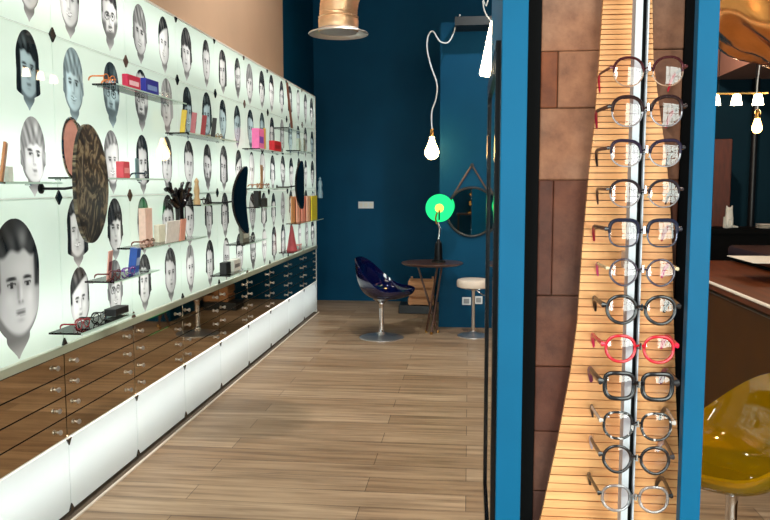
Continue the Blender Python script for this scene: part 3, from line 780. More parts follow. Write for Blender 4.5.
# D
z, a, b = shelf(104, 176, 130, 90.5, 'high glass shelf with a red and a blue box', .125)
slab('crimson long box on the high shelf', 'box', 'small_box', 135, z, .16, .075, .03, (190, 34, 72), trim=(236, 196, 206))
slab('royal blue long box on the high shelf', 'box', 'small_box', 153, z, .18, .085, .03, (36, 44, 150), trim=(120, 150, 206))
mini('gold spectacles at the near end of the high shelf', 114, z, (206, 120, 60), rz=pi / 2)
mini('pale spectacles at the far end of the high shelf', 169, z, (190, 196, 190), rz=pi / 2)
# E
z, a, b = shelf(130, 195, 163, 242, 'glass shelf carrying the black tree and pink boxes')
slab('tall pale pink box at the near end of the tree shelf', 'box', 'small_box', 145, z, .095, .20, .04, (222, 186, 172), X=PX + .03)
slab('white and pink notice card in front of the black tree', 'card', 'display_card', 171, z, .20, .125, .006, (228, 226, 220), X=PX + .135, lean=-.1)
slab('salmon pink card at the far side of the tree shelf', 'card', 'display_card', 181, z, .085, .13, .005, (226, 162, 140), X=PX + .142, lean=-.1)
slab('small cream box between the pink box and the notice card', 'box', 'small_box', 159, z, .10, .10, .03, (216, 214, 196), X=PX + .05)
mini('brown spectacles before the tall pale pink box', 149, z, (110, 60, 40), X=PX + .132)
tree = thing('tree_ornament', 'black stylised tree ornament with spreading branches on glass shelf', 'ornament', (PX + .082, atx(180, 230, PX + .082).y, z))
MB().tube(bez([(0, 0, 0), (0, .004, .1), (0, -.002, .2), (0, 0, .27)], 4), [.036, .033, .03, .028, .026, .025, .025, .026, .027, .028, .026, .022, .014][:13], 12).build('trunk', M['black_gloss'], tree, smooth=True)
for k in range(9):
    a_ = 2 * pi * k / 9 + .2; R_ = .13 + .03 * (k % 3); h_ = .235 + .035 * (k % 3)
    c_, s_ = cos(a_) * .30, sin(a_)
    br = MB().tube(bez([(0, 0, .20), (c_ * R_ * .4, s_ * R_ * .4, h_ - .03), (c_ * R_ * .8, s_ * R_ * .8, h_), (c_ * R_, s_ * R_, h_ - .008)], 4), [.017] * 8 + [.014] * 4 + [.008], 8)
    br.tube([(c_ * R_ * .55, s_ * R_ * .55, h_ - .02), (c_ * R_ * .75, s_ * R_ * .7 + .02, h_ + .035), (c_ * R_ * .9, s_ * R_ * .8 + .035, h_ + .04)], [.010, .011, .007], 8)
    br.build('branch', M['black_gloss'], tree, smooth=True)
# F
z, a, b = shelf(99, 146, 120, 276, 'low glass shelf with a pink card and a blue box')
slab('pink card with dark motif on the low near shelf', 'card', 'display_card', 106, z, .075, .14, .006, (220, 164, 150), lean=-.1, turn=.2, trim=(120, 40, 46))
slab('bright blue box on the low shelf beside purple spectacles', 'box', 'small_box', 131, z, .05, .13, .04, (40, 84, 170), lean=-.14, trim=(170, 190, 226))
mini('purple spectacles on the low shelf before the blue box', 128, z, (110, 60, 150), X=PX + .11)
mini('dark red spectacles in front of the pink card', 113, z, (100, 40, 40), X=PX + .1)
# G
z, a, b = shelf(64, 121, 92, 323, 'lowest glass shelf just above the drawers at left')
mini('red spectacles on the lowest shelf', 79, z, (140, 40, 46), X=PX + .10)
mini('black spectacles on the lowest shelf', 96, z, (26, 24, 26), X=PX + .09)
slab('flat black case lying on the lowest shelf', 'case', 'spectacle_case', 113, z, .15, .035, .06, (22, 22, 24))
# H
z, a, b = shelf(190, 212, 201, 204, 'short glass shelf with a golden figurine right of the black tree')
o = MB().lathe([(.022, 0), (.024, .02), (.014, .05), (.02, .09), (.012, .13), (.016, .15), (.0, .175)], n=14).build('figurine', swatch((196, 164, 120), .35), loc=(PX + .07, atx(197, 204, PX + .07).y, z), smooth=True)
tag(o, 'small golden figurine on the short shelf right of the black tree', 'figurine')
mini('dark spectacles on the short shelf beside the golden figurine', 206, z, (40, 36, 30))
# I
z, a, b = shelf(251, 285, 268, 151, 'far upper glass shelf with pink bag and red box')
slab('pink and violet gift bag on the far upper shelf', 'bag', 'gift_bag', 259, z, .17, .17, .06, (226, 110, 170), trim=(120, 60, 170))
slab('slim yellow card beside the pink gift bag', 'card', 'display_card', 265.5, z, .05, .19, .01, (206, 160, 50))
slab('red box on the far upper shelf', 'box', 'small_box', 276, z, .26, .10, .05, (190, 26, 40), trim=(150, 16, 30))
# J
z, a, b = shelf(293, 309, 300, 151.5, 'small glass shelf near the far end with a brown stick above')
slab('pale clear block on the small far shelf', 'block', 'display_block', 299, z, .10, .13, .03, (196, 214, 204))
slab('grey card on the small far shelf', 'card', 'display_card', 305, z, .10, .15, .006, (150, 162, 156))
z, a, b = shelf(281, 297, 290, 130, 'topmost short glass shelf near the far end')
y_ = atx(292, 120, PX + .07).y
o = MB().box((-.008, -.02, 0), (.008, .02, .48), bev=.002, T=Matrix.Rotation(.42, 4, 'X')).build('wooden_stick', swatch((120, 70, 50), .5), loc=(PX + .07, y_, z + .0085))
tag(o, 'leaning brown wooden stick on the topmost far shelf', 'stick')
# K
z, a, b = shelf(253, 282, 268, 188, 'narrow glass shelf with amber glasses before the far oval')
mini('amber spectacles near the left end of the narrow far shelf', 259, z, (170, 110, 60), rz=pi / 2)
mini('brown spectacles near the right end of the narrow far shelf', 268, z, (120, 70, 44), rz=pi / 2)
slab('tan upright card on the narrow far shelf', 'card', 'display_card', 262, z, .07, .20, .006, (170, 130, 96), X=PX + .04)
# L
z, a, b = shelf(293, 317, 305, 221, 'far glass shelf with a row of orange and yellow folders')
for px, c, lb in ((294.5, (206, 150, 96), 'tan'), (299.5, (232, 176, 150), 'peach'), (304.5, (226, 150, 130), 'salmon'), (309.5, (232, 186, 160), 'pale pink'), (314, (216, 206, 40), 'yellow')):
    slab('%s upright folder on the far shelf' % lb, 'folder', 'folder', px, z, .30, .27, .012, c, X=PX + .02 + .026 * [294.5, 299.5, 304.5, 309.5, 314].index(px))
# figurine past the end of the wall unit
bs = aty(320, 198, 9.36)
o = thing('glass_shelf', 'tiny bracket shelf past the end of the lit wall under blue figurine', 'shelf', (bs.x, 9.3135, bs.z - .008))
MB().box((-.07, 0, 0), (.05, .12, .008)).build('slab', M['shelf'], o)
o = MB().lathe([(.030, 0), (.034, .06), (.022, .12), (.030, .16), (.024, .2), (.012, .215), (.016, .235), (.0, .26)], n=16).build('figurine', swatch((128, 160, 176), .3), loc=(bs.x, 9.37, bs.z), smooth=True)
tag(o, 'pale blue figurine on tiny shelf at the far end of lit wall', 'figurine')
# M, N, O, P
z, a, b = shelf(235, 259, 247, 241.5, 'small glass shelf below the middle black oval')
slab('grey metal-framed picture on the shelf below the middle oval', 'frame', 'picture_frame', 244, z, .19, .11, .025, (96, 98, 88), trim=(176, 180, 164))
mini('silver spectacles right of the grey framed picture', 252, z, (130, 136, 132))
z, a, b = shelf(220, 241, 230, 272, 'small glass shelf low down carrying a black and a white box')
slab('black small box on the low middle shelf', 'box', 'small_box', 224, z, .11, .085, .05, (24, 24, 26))
slab('white small box on the low middle shelf', 'box', 'small_box', 233, z, .17, .085, .05, (226, 228, 222), trim=(120, 120, 120))
z, a, b = shelf(286, 305, 296, 249, 'low glass shelf near the far end with a red cone')
o = MB().lathe([(.055, 0), (.05, .02), (.012, .24), (.0, .26)], n=18).build('cone_ornament', swatch((166, 66, 72), .5), loc=(PX + .075, atx(292, 249, PX + .075).y, z), smooth=True)
tag(o, 'dusty red cone ornament on the low far shelf', 'ornament')
mini('rosy spectacles on the low far shelf beside the red cone', 300, z, (200, 120, 116))
z, a, b = shelf(254, 268, 261, 206.5, 'short glass shelf with black blocks left of the far oval')
slab('tall black block on the short shelf', 'block', 'display_block', 257.5, z, .10, .135, .04, (26, 26, 24))
slab('low black block on the short shelf', 'block', 'display_block', 264, z, .08, .07, .04, (34, 32, 30))

# ------------------------------------------------------------------ oval swivel mirrors on arms
def oval(label, px, py, X, ry, rz, turn, mat, bend, wallpx):
    c = atx(px, py, X)
    root = thing('oval_mirror', label, 'mirror', (PX + .001, c.y - .02, c.z - .02), 0, 'oval swivel mirrors on the portrait wall')
    off = Vector((X - PX, .02, .02)); N = 44; T = Matrix.Translation(off) @ Matrix.Rotation(turn, 4, 'Z')
    def disc(s, d):
        vs = [T @ Vector((d - 0, 0, 0))]; fs = []; K = 6
        for i in range(1, K + 1):
            q = i / K
            for k in range(N):
                a_ = 2 * pi * k / N; v_ = rz * s * q * sin(a_); u_ = ry * s * q * cos(a_)
                vs.append(T @ Vector((d + bend * (v_ / rz) ** 2, u_, v_)))
        for k in range(N): fs.append((0, 1 + k, 1 + (k + 1) % N))
        for i in range(K - 1):
            for k in range(N):
                j = (k + 1) % N; fs.append((1 + i * N + k, 1 + (i + 1) * N + k, 1 + (i + 1) * N + j, 1 + i * N + j))
        return vs, fs
    va, fa = disc(1, .007); vb, fb = disc(1, -.007); n0 = len(va); K = 6; o0 = 1 + (K - 1) * N
    body = MB().add(va + vb, fa + [tuple(n0 + i for i in f) for f in fb] + [(o0 + k, o0 + (k + 1) % N, n0 + o0 + (k + 1) % N, n0 + o0 + k) for k in range(N)])
    body.build('back_plate', mat, root, smooth=True)
    vm, fm = disc(.95, .0085); MB().add(vm, fm).build('mirror_glass', M['camo'] if mat is M['camo'] else M['dark_mirror'], root, smooth=True)  # the patterned oval has its mottle on the front too
    MB().tube([(0, 0, 0), (.5 * off.x, 0, 0), (off.x - .012, .015, .015)], .006, 10).build('arm', M['dark_metal'], root, smooth=True)
    MB().lathe([(.022, 0), (.022, .006), (.01, .009)], n=16, T=Matrix.Rotation(pi / 2, 4, 'Y')).build('wall_plate', M['dark_metal'], root, smooth=True)
    return root
oval('big oval swivel mirror with dark mottled pattern, nearest on the wall', 91, 184, -1.62, .160, .255, radians(2), M['camo'], -.01, 55)
oval('black-backed oval swivel mirror in the middle of the portrait wall', 239, 200, -1.62, .205, .238, radians(4), M['black_gloss'], .05, 215)
oval('small black oval swivel mirror near the far end of wall', 299.5, 185, -1.62, .18, .23, radians(0), M['black_gloss'], .02, 285)

# ------------------------------------------------------------------ egg-shaped swivel chairs
def egg_chair(label, loc, rz, shell, hs=1.0):
    root = thing('swivel_chair', label, 'chair', loc, rz)      # the front faces local +x
    N, K = 56, 16
    def P(s, ph, d=0):
        f = (1 + cos(ph)) / 2                                    # 1 at the front, 0 at the back
        R = .265 + .075 * f ** 2 + .05 * sin(ph) ** 2; hgt = .405 + (.41 - .305 * sstep(-.02, .72, f)) * hs
        zb = .405
        r = R * sin(min(1, s) * pi / 2) ** .95; z = zb + (hgt - zb) * (s ** 2.3)
        return Vector((r * cos(ph) * (1 - d * .9), r * sin(ph) * (1 - d * .9), z + d * .25))
    vs = []; fs = []
    for i in range(1, K + 1):
        for k in range(N): vs.append(P(i / K, 2 * pi * k / N))
    vs.append(P(0, 0)); c0 = len(vs) - 1
    for k in range(N):
        j = (k + 1) % N; fs.append((c0, j, k))
        for i in range(K - 1): fs.append((i * N + k, i * N + j, (i + 1) * N + j, (i + 1) * N + k))
    # inner skin
    n0 = len(vs)
    for i in range(1, K + 1):
        for k in range(N): vs.append(P(i / K, 2 * pi * k / N, .03))
    vs.append(P(0, 0, .03)); c1 = len(vs) - 1
    for k in range(N):
        j = (k + 1) % N; fs.append((c1, n0 + k, n0 + j))
        for i in range(K - 1): fs.append((n0 + i * N + k, n0 + (i + 1) * N + k, n0 + (i + 1) * N + j, n0 + i * N + j))
        fs.append(((K - 1) * N + k, (K - 1) * N + j, n0 + (K - 1) * N + j, n0 + (K - 1) * N + k))
    MB().add(vs, fs).build('seat_shell', shell, root, smooth=True)
    MB().lathe([(.225, 0), (.225, .006), (.21, .014), (.10, .026), (.045, .036), (.03, .06)], n=48).build('base', M['satin'], root, smooth=True)
    MB().lathe([(.03, .05), (.024, .10), (.022, .30), (.026, .34), (.05, .375), (.085, .395), (.09, .404)], n=28).build('stem', M['chrome'], root, smooth=True)
    return root
egg_chair('deep blue egg-shaped swivel chair on chrome disc foot beside the round table', (-.872, 7.80, 0), radians(-8), M['blue_shell'])
yc = aty(732, 495, 3.1)
egg_chair('translucent amber yellow egg-shaped swivel chair at lower right', (yc.x, 3.1, 0), radians(188), M['yellow_shell'], .95)

# ------------------------------------------------------------------ table group
TX, TY = -.372, 8.09
tb = thing('round_table', 'small round dark walnut table on three crossing metal legs', 'table', (TX, TY, 0))
MB().lathe([(.0, .725), (.300, .725), (.318, .735), (.322, .744), (.316, .75), (.0, .75)], n=56).build('tabletop', M['walnut'], tb, smooth=True)
for k in range(3):
    a_ = 2 * pi * k / 3 + .5; b_ = a_ + 2.5
    lg = MB().tube([(.07 * cos(a_), .07 * sin(a_), .012), (.16 * cos(b_), .16 * sin(b_), .725)], [.012, .011], 12).build('leg', M['walnut'], tb, smooth=True)
    MB().tube([(.07 * cos(a_), .07 * sin(a_), 0), (.073 * cos(a_), .073 * sin(a_), .03)], [.014, .0135], 12).build('foot_cap', M['brass'], lg, smooth=True)
# lamp
lx = aty(438.5, 250, 8.09).x
lm = thing('table_lamp', 'table lamp with glowing green glass disc on the round table', 'lamp', (lx, TY, .75))
MB().lathe([(.075, 0), (.075, .012), (.062, .02), (.045, .03), (.045, .05), (.04, .055), (.042, .10), (.036, .20), (.02, .215), (.012, .24)], n=28).build('base', M['dark_metal'], lm, smooth=True)
MB().tube(bez([(0, 0, .23), (.012, 0, .33), (.0, -.01, .40), (.01, -.015, .47)], 5), .010, 10).build('stem', M['chrome'], lm, smooth=True)
MB().tube(bez([(-.02, -.02, .40), (-.03, -.03, .46), (-.015, -.04, .52)], 4), .010, 10).build('switch_arm', M['brass'], lm, smooth=True)
ldx, ldz = aty(439.5, 208, TY).x - lx, aty(439.5, 208, TY).z - .75
T = Matrix.Translation((ldx, -.02, ldz)) @ Matrix.Rotation(pi / 2, 4, 'X')
MB().lathe([(0, -.028), (.09, -.022), (.135, -.008), (.143, .0), (.136, .008), (.09, .016), (.045, .022), (0, .022)], n=48, T=T).build('disc_shade', M['green_glow'], lm, smooth=True)
MB().lathe([(.044, .020), (.040, .034), (.022, .044), (0, .046)], n=28, T=T).build('diffuser', M['orange_glow'], lm, smooth=True)
MB().tube([(ldx, -.075, ldz - .02), (ldx, -.07, ldz - .12)], .008, 8).build('bracket', M['dark_metal'], lm, smooth=True)

# stool
st = aty(473, 336, 7.98)
so = thing('bar_stool', 'round cream-topped stool on chrome foot beneath the round mirror', 'stool', (st.x, 7.98, 0))
MB().lathe([(.14, .505), (.168, .515), (.172, .535), (.172, .57), (.164, .585), (.14, .592), (0, .594)], n=44).build('seat', M['cream'], so, smooth=True)
MB().lathe([(.06, .49), (.12, .495), (.145, .505), (0, .506)], n=30).build('seat_plate', M['chrome'], so, smooth=True)
MB().lathe([(.018, .03), (.018, .46), (.03, .49)], n=20).build('column', M['chrome'], so, smooth=True)
MB().lathe([(.16, 0), (.16, .008), (.14, .018), (.05, .028), (.025, .05)], n=44).build('base', M['satin'], so, smooth=True)
MB().tube(bez([(.02, -.02, .49), (.07, -.03, .45), (.11, -.03, .43)], 4), .006, 8).build('lever', M['chrome'], so, smooth=True)

# round mirror hung by a strap
mc = aty(471.5, 212, 8.44)
rm = thing('round_mirror', 'round black-framed mirror hanging from a strap on the blue wall', 'mirror', (mc.x, 8.459, mc.z))
MB().tube([(.262 * cos(2 * pi * k / 56), -.014, .262 * sin(2 * pi * k / 56)) for k in range(56)], .013, 10, closed=True).build('frame', M['black'], rm, smooth=True)
MB().lathe([(0, -.002), (.26, -.002), (.26, .008), (0, .008)], n=56, T=Matrix.Rotation(pi / 2, 4, 'X')).build('mirror_glass', M['mirror'], rm)
for sx in (-1, 1):
    MB().tube([(sx * .20, -.012, .175), (0, -.012, .50)], .010, 6, flat=.3).build('strap', M['dark_leather'], rm)
MB().lathe([(.016, 0), (.016, .02), (.02, .026), (0, .03)], n=16, T=Matrix.Translation((0, 0, .50)) @ Matrix.Rotation(pi / 2, 4, 'X')).build('wall_peg', M['black'], rm, smooth=True)

def wallplate(label, px, py, Y, w, h, n, kind, cat):
    c = aty(px, py, Y); r_ = thing(kind, label, cat, (c.x, Y, c.z))
    MB().box((-w / 2, -.010, -h / 2), (w / 2, 0, h / 2), bev=.003).build('plate', M['plastic_white'], r_)
    for k in range(n):
        x = (k - (n - 1) / 2) * w / n
        MB().box((x - w / n * .32, -.0125, -h * .3), (x + w / n * .32, -.010, h * .3)).build('module', M['paper'] if kind == 'light_switch' else swatch((150, 152, 156), .4), r_)
wallplate('white light switch plate on the dark blue back wall', 366, 205, YB, .205, .09, 3, 'light_switch', 'switch')
wallplate('left white socket plate low on the blue wall behind the stool', 466.5, 301, 8.46, .095, .085, 1, 'wall_socket', 'socket')
wallplate('right white socket plate low on the blue wall behind the stool', 478.5, 300, 8.46, .085, .085, 1, 'wall_socket', 'socket')

# crate on a black plinth
cp = aty(421.5, 311, 9.45)
pl = MB().box((-.27, -.17, 0), (.155, .17, .10), bev=.006).build('low_plinth', M['black'], loc=(cp.x, 9.47, 0))
tag(pl, 'low black plinth on the floor under the wooden crate', 'plinth')
cr = thing('wooden_crate', 'slatted wooden crate on a black plinth behind the round table', 'crate', (cp.x, 9.47, .10))
for k in range(3):
    z0 = .01 + k * .105
    for a0, b0 in (((-.155, -.15), (.155, -.138)), ((-.155, .138), (.155, .15)), ((-.155, -.138), (-.143, .138)), ((.143, -.138), (.155, .138))):
        MB().box((a0[0], a0[1], z0), (b0[0], b0[1], z0 + .072)).build('slat', M['crate'], cr)
for sx in (-1, 1):
    for sy in (-1, 1): MB().box((sx * .13 - .012, sy * .126 - .012, 0), (sx * .13 + .012, sy * .126 + .012, .32)).build('corner_post', M['crate'], cr)
MB().box((-.143, -.138, .01), (.143, .138, .02)).build('bottom', M['crate'], cr)

# ------------------------------------------------------------------ hanging things
# beam end and the looped cord with pear bulb
bz = aty(470, 18, 8.2).z
bm_ = MB().box((aty(455, 18, 8.2).x, 8.12, bz - .09), (1.4, 8.28, bz), bev=.004)
struct('trim_8', MB().box((aty(455, 18, 8.2).x, 8.12, bz - .085), (1.4, 8.46, bz)), M['black'])
BYY = 8.2
cordpts = [aty(x, y, BYY) for x, y in ((460, 17), (456, 24), (453, 34), (448, 43), (440, 42), (433, 31), (428, 35), (427, 48), (431, 66), (437, 84), (436, 98), (431.5, 112), (432, 129))]
bb = cordpts[-1]
pd = thing('pendant_bulb', 'glowing pear-shaped bulb on a looped white cord', 'pendant lamp', tuple(cordpts[0]))
o3 = cordpts[0]
for i, p in enumerate(cordpts): p.y += .05 * sin(i * 1.3)
cordpts[0].y = BYY - .087; cordpts[-1].y = BYY
MB().tube(bez([tuple(p - o3 + Vector((0, 0, 0))) for p in cordpts], 6), .0075, 8).build('cord', M['plastic_white'], pd, smooth=True)
pd.location = tuple(o3)
rel = Vector(bb) - o3
MB().lathe([(.016, 0), (.02, -.02), (.02, -.075), (.024, -.08)], n=18, c=tuple(rel)).build('socket', M['brass'], pd, smooth=True)
MB().lathe([(.022, -.078), (.027, -.11), (.045, -.16), (.066, -.205), (.076, -.24), (.066, -.28), (.034, -.308), (0, -.316)], n=28, c=tuple(rel)).build('bulb', M['bulb_warm'], pd, smooth=True)
wz = aty(432, 128, 8.25)
# slender white cone lamp beside the column
cq = aty(491, 76, 2.75)
cl = thing('cone_lamp', 'bright white slender cone pendant lamp beside the blue column', 'pendant lamp', (cq.x, 2.75, cq.z))
MB().lathe([(0, 0), (.036, .002), (.039, .01), (.026, .075), (.013, .14), (.003, .185)], n=24).build('shade', M['bulb_white'], cl, smooth=True)
MB().tube(bez([(0, 0, .18), (-.03, 0, .25), (-.005, 0, .45), (.0, 0, ZC - cq.z)], 6), .0022, 8).build('cord', M['plastic_white'], cl, smooth=True)

# copper duct lamp
dc = aty(338.5, 34, 5.1)
dl = thing('duct_lamp', 'crinkled copper duct pipe hanging from ceiling with a flared pale rim', 'duct lamp', (dc.x, 5.1, dc.z))
path = bez([(.0, 0, .045), (.0, 0, .12), (.012, 0, .22), (.06, .02, .40), (.10, .05, .8), (.08, .08, ZC - dc.z)], 10)
MB().tube(path, [.124 - .003 * (i % 2) for i in range(len(path))], 36).build('pipe', M['copper'], dl, smooth=True)
MB().lathe([(.122, .012), (.128, .02), (.130, .085), (.126, .10), (.131, .105), (.124, .112)], n=40).build('collar', M['copper'], dl, smooth=True)
MB().lathe([(.125, .03), (.135, .016), (.175, .0), (.192, -.004), (.195, .0), (.19, .006), (.14, .024), (.128, .034)], n=48).build('flange', M['pale_metal'], dl, smooth=True)
MB().lathe([(.122, .01), (.11, .03), (.04, .055), (0, .058)], n=30).build('reflector', M['pale_metal'], dl, smooth=True)
MB().box((-.118, -.006, .012), (.118, .006, .03)).build('cross_bar', M['dark_metal'], dl)

# rows of glowing cups
def cup_row(label, x, y, z, along_y, n=3, sp=.16):
    root = thing('cup_pendant', label, 'pendant lamp', (x, y, z), pi / 2 if along_y else 0)
    L_ = (n - 1) * sp / 2 + .07
    MB().box((-L_, -.014, .05), (L_, .014, .064), bev=.002).build('bar', M['brass'], root)
    for k in range(n):
        c = ((k - (n - 1) / 2) * sp, 0, 0)
        MB().lathe([(.0, -.03), (.042, -.03), (.036, .0), (.028, .042), (.016, .051)], n=22, c=c).build('cup_shade', M['bulb_white'], root, smooth=True)
    for sx in (-.6, .6):
        MB().tube([(sx * L_, 0, .06), (sx * L_, 0, ZC - z)], .003, 6).build('wire', M['dark_metal'], root)
    return root
c = aty(736.5, 101, 6.4)
cup_row('pendant bar with three glowing cups in the room at right', c.x, 6.4, c.z, False)
cup_row('pendant bar with three glowing cups hidden behind the blue column', .72, 7.75, 2.66, True, sp=.26)
# amber filament bulb at right
c = aty(757, 128, 6.1)
ab = thing('pendant_bulb', 'amber round filament bulb on a pale cord at right', 'pendant lamp', (c.x, 6.1, c.z))
MB().lathe([(0, -.04), (.022, -.034), (.036, -.012), (.036, .01), (.026, .04), (.018, .07), (.016, .075)], n=26).build('bulb', M['bulb_orange'], ab, smooth=True)
MB().lathe([(.02, .07), (.021, .12), (.012, .135)], n=16).build('socket', M['brass'], ab, smooth=True)
MB().tube(bez([(0, 0, .13), (-.012, 0, .3), (.014, 0, .7), (-.006, 0, 1.1), (0, 0, ZC - c.z)], 6), .004, 8).build('cord', M['plastic_white'], ab, smooth=True)

# big hammered copper pendant, upper right
hc = aty(832, -46, 2.9)
hp = thing('copper_pendant', 'big crumpled copper blown-glass pendant lamp at the upper right', 'pendant lamp', tuple(hc))
N, K = 72, 40; vs = []; fs = []; rr = random.Random(3)
waves = [(Vector((rr.uniform(-1, 1), rr.uniform(-1, 1), rr.uniform(-1, 1))).normalized() * rr.uniform(4, 9), rr.uniform(0, 6), rr.uniform(.025, .05)) for _ in range(9)]
for i in range(K + 1):
    th = pi * i / K
    for k in range(N):
        ph = 2 * pi * k / N; d = Vector((sin(th) * cos(ph), sin(th) * sin(ph), cos(th)))
        w = 1 + sum(a_ * abs(sin(q.dot(d) + p_)) for q, p_, a_ in waves) - .12
        vs.append((d.x * .385 * w, d.y * .385 * w, d.z * .375 * w))
for i in range(K):
    for k in range(N): fs.append((i * N + k, i * N + (k + 1) % N, (i + 1) * N + (k + 1) % N, (i + 1) * N + k))
MB().add(vs, fs).build('globe', M['bronze'], hp, smooth=True)
MB().tube([(0, 0, .32), (0, 0, ZC - hc.z)], .004, 8).build('cord', M['dark_metal'], hp)
MB().lathe([(.06, .32), (.06, .40), (.02, .44)], n=20).build('cap', M['dark_metal'], hp, smooth=True)

# ------------------------------------------------------------------ the room at right
p1 = atx(770, 305, 1.52); 
HZ = aty(740, 293, 1).z
dx = 1.52
dy0, dy1 = 2.6, 6.6
dz = .93
dxx = aty(740, 293.5, 4.6)
dz = dxx.z; dx = dxx.x
desk = thing('reception_desk', 'long brown leather-clad counter with chestnut top and pale piping', 'counter', (dx, 2.4, 0))
Ld = 4.2
MB().box((.03, 0, 0), (1.25, Ld, dz - .05)).build('body', M['leather'], desk)
MB().box((0, -.02, dz - .05), (.62, Ld + .02, dz), bev=.006).build('worktop', M['desk_wood'], desk)
MB().tube([(-.003, -.02, dz - .006), (-.003, Ld + .02, dz - .004)], .010, 8).build('piping', M['piping'], desk)
MB().tube([(.026, 0, dz - .075), (.026, Ld, dz - .075)], .007, 8).build('lower_piping', M['dark_leather'], desk)
MB().box((.62, -.02, dz - .05), (1.25, Ld + .02, dz + .03)).build('painted_shadow', M['slot'], desk)  # solid black block standing in for the shadow under the raised pad
MB().box((.56, .1, dz + .03), (1.25, Ld + .02, dz + .13), bev=.03).build('raised_pad', M['dark_leather'], desk, smooth=True)
pp = aty(757, 246, 5.2)
o = MB().box((-.12, -.25, 0), (.30, .25, .004)).build('paper_sheets', M['paper'], loc=(pp.x + .05, 5.3, dz + .13))
tag(o, 'white sheets of paper lying on the raised counter pad', 'paper')
# black console with cat
cb = aty(731, 229, 8.2)
con = thing('console', 'black console against the far wall under the white cat', 'console', (3.55, 8.45, 0))
MB().box((-1.2, -.28, cb.z - .05), (1.6, .28, cb.z), bev=.004).build('top', M['slot'], con)
MB().box((-1.15, -.24, 0), (1.55, .24, cb.z - .05)).build('body', M['slot'], con)
cat = thing('cat_figurine', 'white seated cat figurine on the black console', 'figurine', (cb.x, 8.3, cb.z), 0)
bm = bmesh.new()
me = bpy.data.meshes.new('cat_body')
vsk = [(0, 0, .07, .062), (0, 0, .03, .066), (0, -.005, .13, .05), (0, -.02, .175, .038), (0, -.035, .215, .040), (0, -.062, .208, .022),
       (-.026, -.03, .245, .016), (-.034, -.03, .272, .004), (.026, -.03, .245, .016), (.034, -.03, .272, .004),
       (-.022, -.05, .10, .020), (-.022, -.06, .02, .016), (.022, -.05, .10, .020), (.022, -.06, .02, .016),
       (.05, .03, .02, .022), (.09, .0, .016, .014), (.115, -.02, .014, .010)]
es = [(0, 1), (0, 2), (2, 3), (3, 4), (4, 5), (4, 6), (6, 7), (4, 8), (8, 9), (2, 10), (10, 11), (2, 12), (12, 13), (1, 14), (14, 15), (15, 16)]
me.from_pydata([v[:3] for v in vsk], es, [])
co = bpy.data.objects.new('cat_body', me); COL.objects.link(co); co.parent = cat
sk = co.modifiers.new('skin', 'SKIN'); sk.use_smooth_shade = True
for d_, v_ in zip(me.skin_vertices[0].data, vsk): d_.radius = (v_[3], v_[3])
me.skin_vertices[0].data[0].use_root = True
ss = co.modifiers.new('sub', 'SUBSURF'); ss.levels = 2; ss.render_levels = 2
me.materials.append(M['ceramic']); bm.free()
# realise the modifiers so the base can be set exactly on the console
dg = bpy.context.evaluated_depsgraph_get(); ev = co.evaluated_get(dg); mesh2 = bpy.data.meshes.new_from_object(ev)
co.modifiers.clear(); co.data = mesh2
mesh2.transform(Matrix.Scale(.85, 4)); mesh2.transform(Matrix.Translation((0, 0, -min(v.co.z for v in mesh2.vertices))))
for k, (px, py) in enumerate(((764, 223), (764, 230.5))):
    c = aty(px, py, 8.15)
    pass
tr = aty(768, 231, 8.25)
for k in range(3):
    o = MB().lathe([(.0, 0), (.06, 0), (.10, .012), (.098, .016), (.0, .008)], n=26).build('saucer', M['ceramic'], loc=(tr.x, 8.3, cb.z + k * .016), smooth=True)
    tag(o, '%s white saucer of the stack at the right on black console' % ['bottom', 'middle', 'top'][k], 'saucer', 'stacked saucers on the console')
# old red wooden post and dark pipe on the far wall
c0 = aty(710, 200, 9.6); c1 = aty(727.5, 200, 9.6)
wp = MB().box((c0.x, 9.5, 0), (c1.x, 9.75, aty(720, 139, 9.5).z), bev=.01)
struct('trim_9', wp, M['rust_wood'])
c0 = aty(752.5, 180, 10.2)
struct('trim_10', MB().tube([(c0.x, 10.2, 0), (c0.x, 10.2, 2.86)], .04, 14), M['black'], smooth=True)
# console lantern behind the camera, seen in the round mirror
ln = thing('side_table', 'dark side table against the street wall behind the camera', 'table', (.1, -3.0, 0))
MB().box((-.4, -.22, .80), (.4, .22, .84), bev=.004).build('tabletop', M['walnut'], ln)
for sx in (-1, 1):
    for sy in (-1, 1): MB().box((sx * .36 - .02, sy * .18 - .02, 0), (sx * .36 + .02, sy * .18 + .02, .80)).build('leg', M['black'], ln)
lt = thing('lantern', 'brass lantern on the side table behind the camera', 'lantern', (.1, -3.0, .84))
MB().lathe([(.14, 0), (.14, .03), (.07, .08), (.05, .16), (.10, .20), (.11, .30), (.05, .34), (.03, .42), (.09, .45), (.10, .50), (.02, .54), (.012, .62), (0, .63)], n=28).build('body', M['brass'], lt, smooth=True)

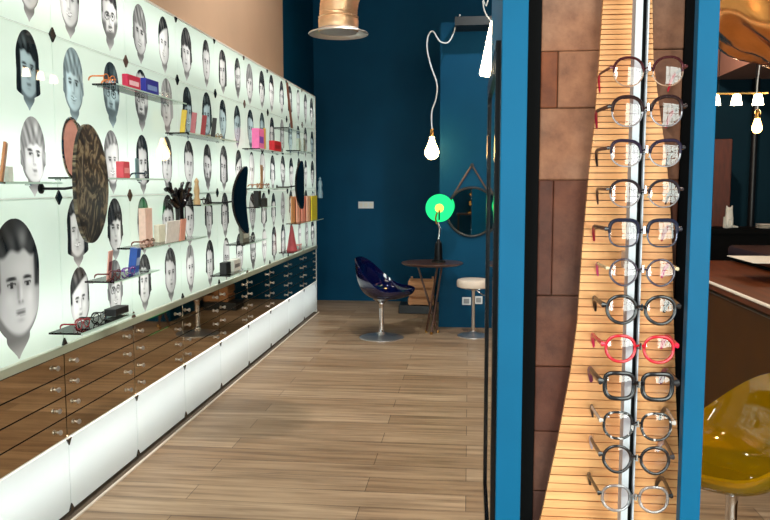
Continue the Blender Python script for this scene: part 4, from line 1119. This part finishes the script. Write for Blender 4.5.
# ------------------------------------------------------------------ lights
def area(name, loc, rot, sx, sy, power, col=(1, 1, 1), spread=pi):
    l = bpy.data.lights.new(name, 'AREA'); l.shape = 'RECTANGLE'; l.size = sx; l.size_y = sy; l.energy = power; l.color = col; l.spread = spread
    o = bpy.data.objects.new(name, l); COL.objects.link(o); o.location = loc; o.rotation_euler = rot; return o
def point(name, loc, power, col, r=.05):
    l = bpy.data.lights.new(name, 'POINT'); l.energy = power; l.color = col; l.shadow_soft_size = r
    o = bpy.data.objects.new(name, l); COL.objects.link(o); o.location = loc; return o
def spot(name, loc, target, power, col, ang=60, r=.05, blend=.6):
    l = bpy.data.lights.new(name, 'SPOT'); l.energy = power; l.color = col; l.spot_size = radians(ang); l.spot_blend = blend; l.shadow_soft_size = r
    o = bpy.data.objects.new(name, l); COL.objects.link(o); o.location = loc
    o.rotation_euler = (Vector(target) - Vector(loc)).to_track_quat('-Z', 'Y').to_euler(); return o
# daylight entering by the two shop windows
area('daylight', (-1.3, YF - .16, 1.7), (pi / 2, 0, 0), 1.0, 2.5, 150, (.92, .96, 1))
area('daylight', (2.78, YF - .16, 1.7), (pi / 2, 0, 0), 3.4, 2.5, 280, (1, .97, .93))
# fluorescent tubes behind the glass wall and the plinth
LY = (JY[0] + JY[-1]) / 2; LL = JY[-1] - JY[0] - .1
for z, p in ((2.42, 9.5), (2.03, 2.8), (1.66, 10), (1.28, 2.8), (1.0, 9.5)):  # weaker tubes added to fill the dim upper halves
    area('tube_light', (XL + .03, LY, z), (0, -pi / 2, 0), .03, LL, p, (1, 1, .985))
area('plinth_tube', (XL + .03, LY, .27), (0, -pi / 2, 0), .03, LL, 10, (1, 1, .97))
# overhead spots, some added to brighten one surface
spot('overhead_spot', (.0, .3, 4.1), (.27, 1.5, 2.0), 100, (1, .9, .78), 30)
spot('overhead_spot', (-.4, 5.2, 4.2), (-.3, 6.0, 0), 210, (1, .92, .82), 95)
spot('overhead_spot', (-.4, 2.6, 4.2), (-.3, 3.4, 0), 190, (1, .95, .88), 95)
spot('overhead_spot', (.5, 6.6, 4.2), (.3, 8.46, 1.2), 120, (.85, .95, 1), 80)
spot('overhead_spot', (-.9, 3.6, 4.2), (-2.05, 4.4, 3.2), 110, (1, .87, .74), 110)  # added to brighten the beige wall
spot('overhead_spot', (-.9, 6.4, 4.2), (-2.05, 6.8, 3.2), 90, (1, .87, .74), 110)  # second lamp added for the beige wall
spot('overhead_spot', (2.2, 4.4, 4.2), (2.0, 4.8, .9), 60, (1, .72, .46), 90)
point('copper_fill', (2.3, 1.6, 3.7), 36, (1, .84, .62), .22)  # added unseen points that give the copper pendant its highlights
point('copper_fill', (1.35, 1.3, 4.0), 36, (1, .84, .62), .22)
point('copper_fill', (1.9, 2.1, 4.0), 36, (1, .84, .62), .22)
point('cup_lamp', (2.35, 6.2, 2.2), 6, (1, .74, .5), .06)
spot('overhead_spot', (2.0, 7.4, 3.5), (3.0, 8.8, 3.3), 260, (1, .72, .56), 120)  # added below the ceiling to brighten the bulkhead, without a fixture
world = bpy.data.worlds.new('world'); SC.world = world; world.use_nodes = True
world.node_tree.nodes['Background'].inputs[0].default_value = (.75, .88, 1, 1); world.node_tree.nodes['Background'].inputs[1].default_value = 1.0

SC.view_settings.view_transform = 'Standard'; SC.view_settings.look = 'None'
SC.view_settings.exposure = 0.4; SC.view_settings.gamma = 1; SC.view_settings.use_curve_mapping = False
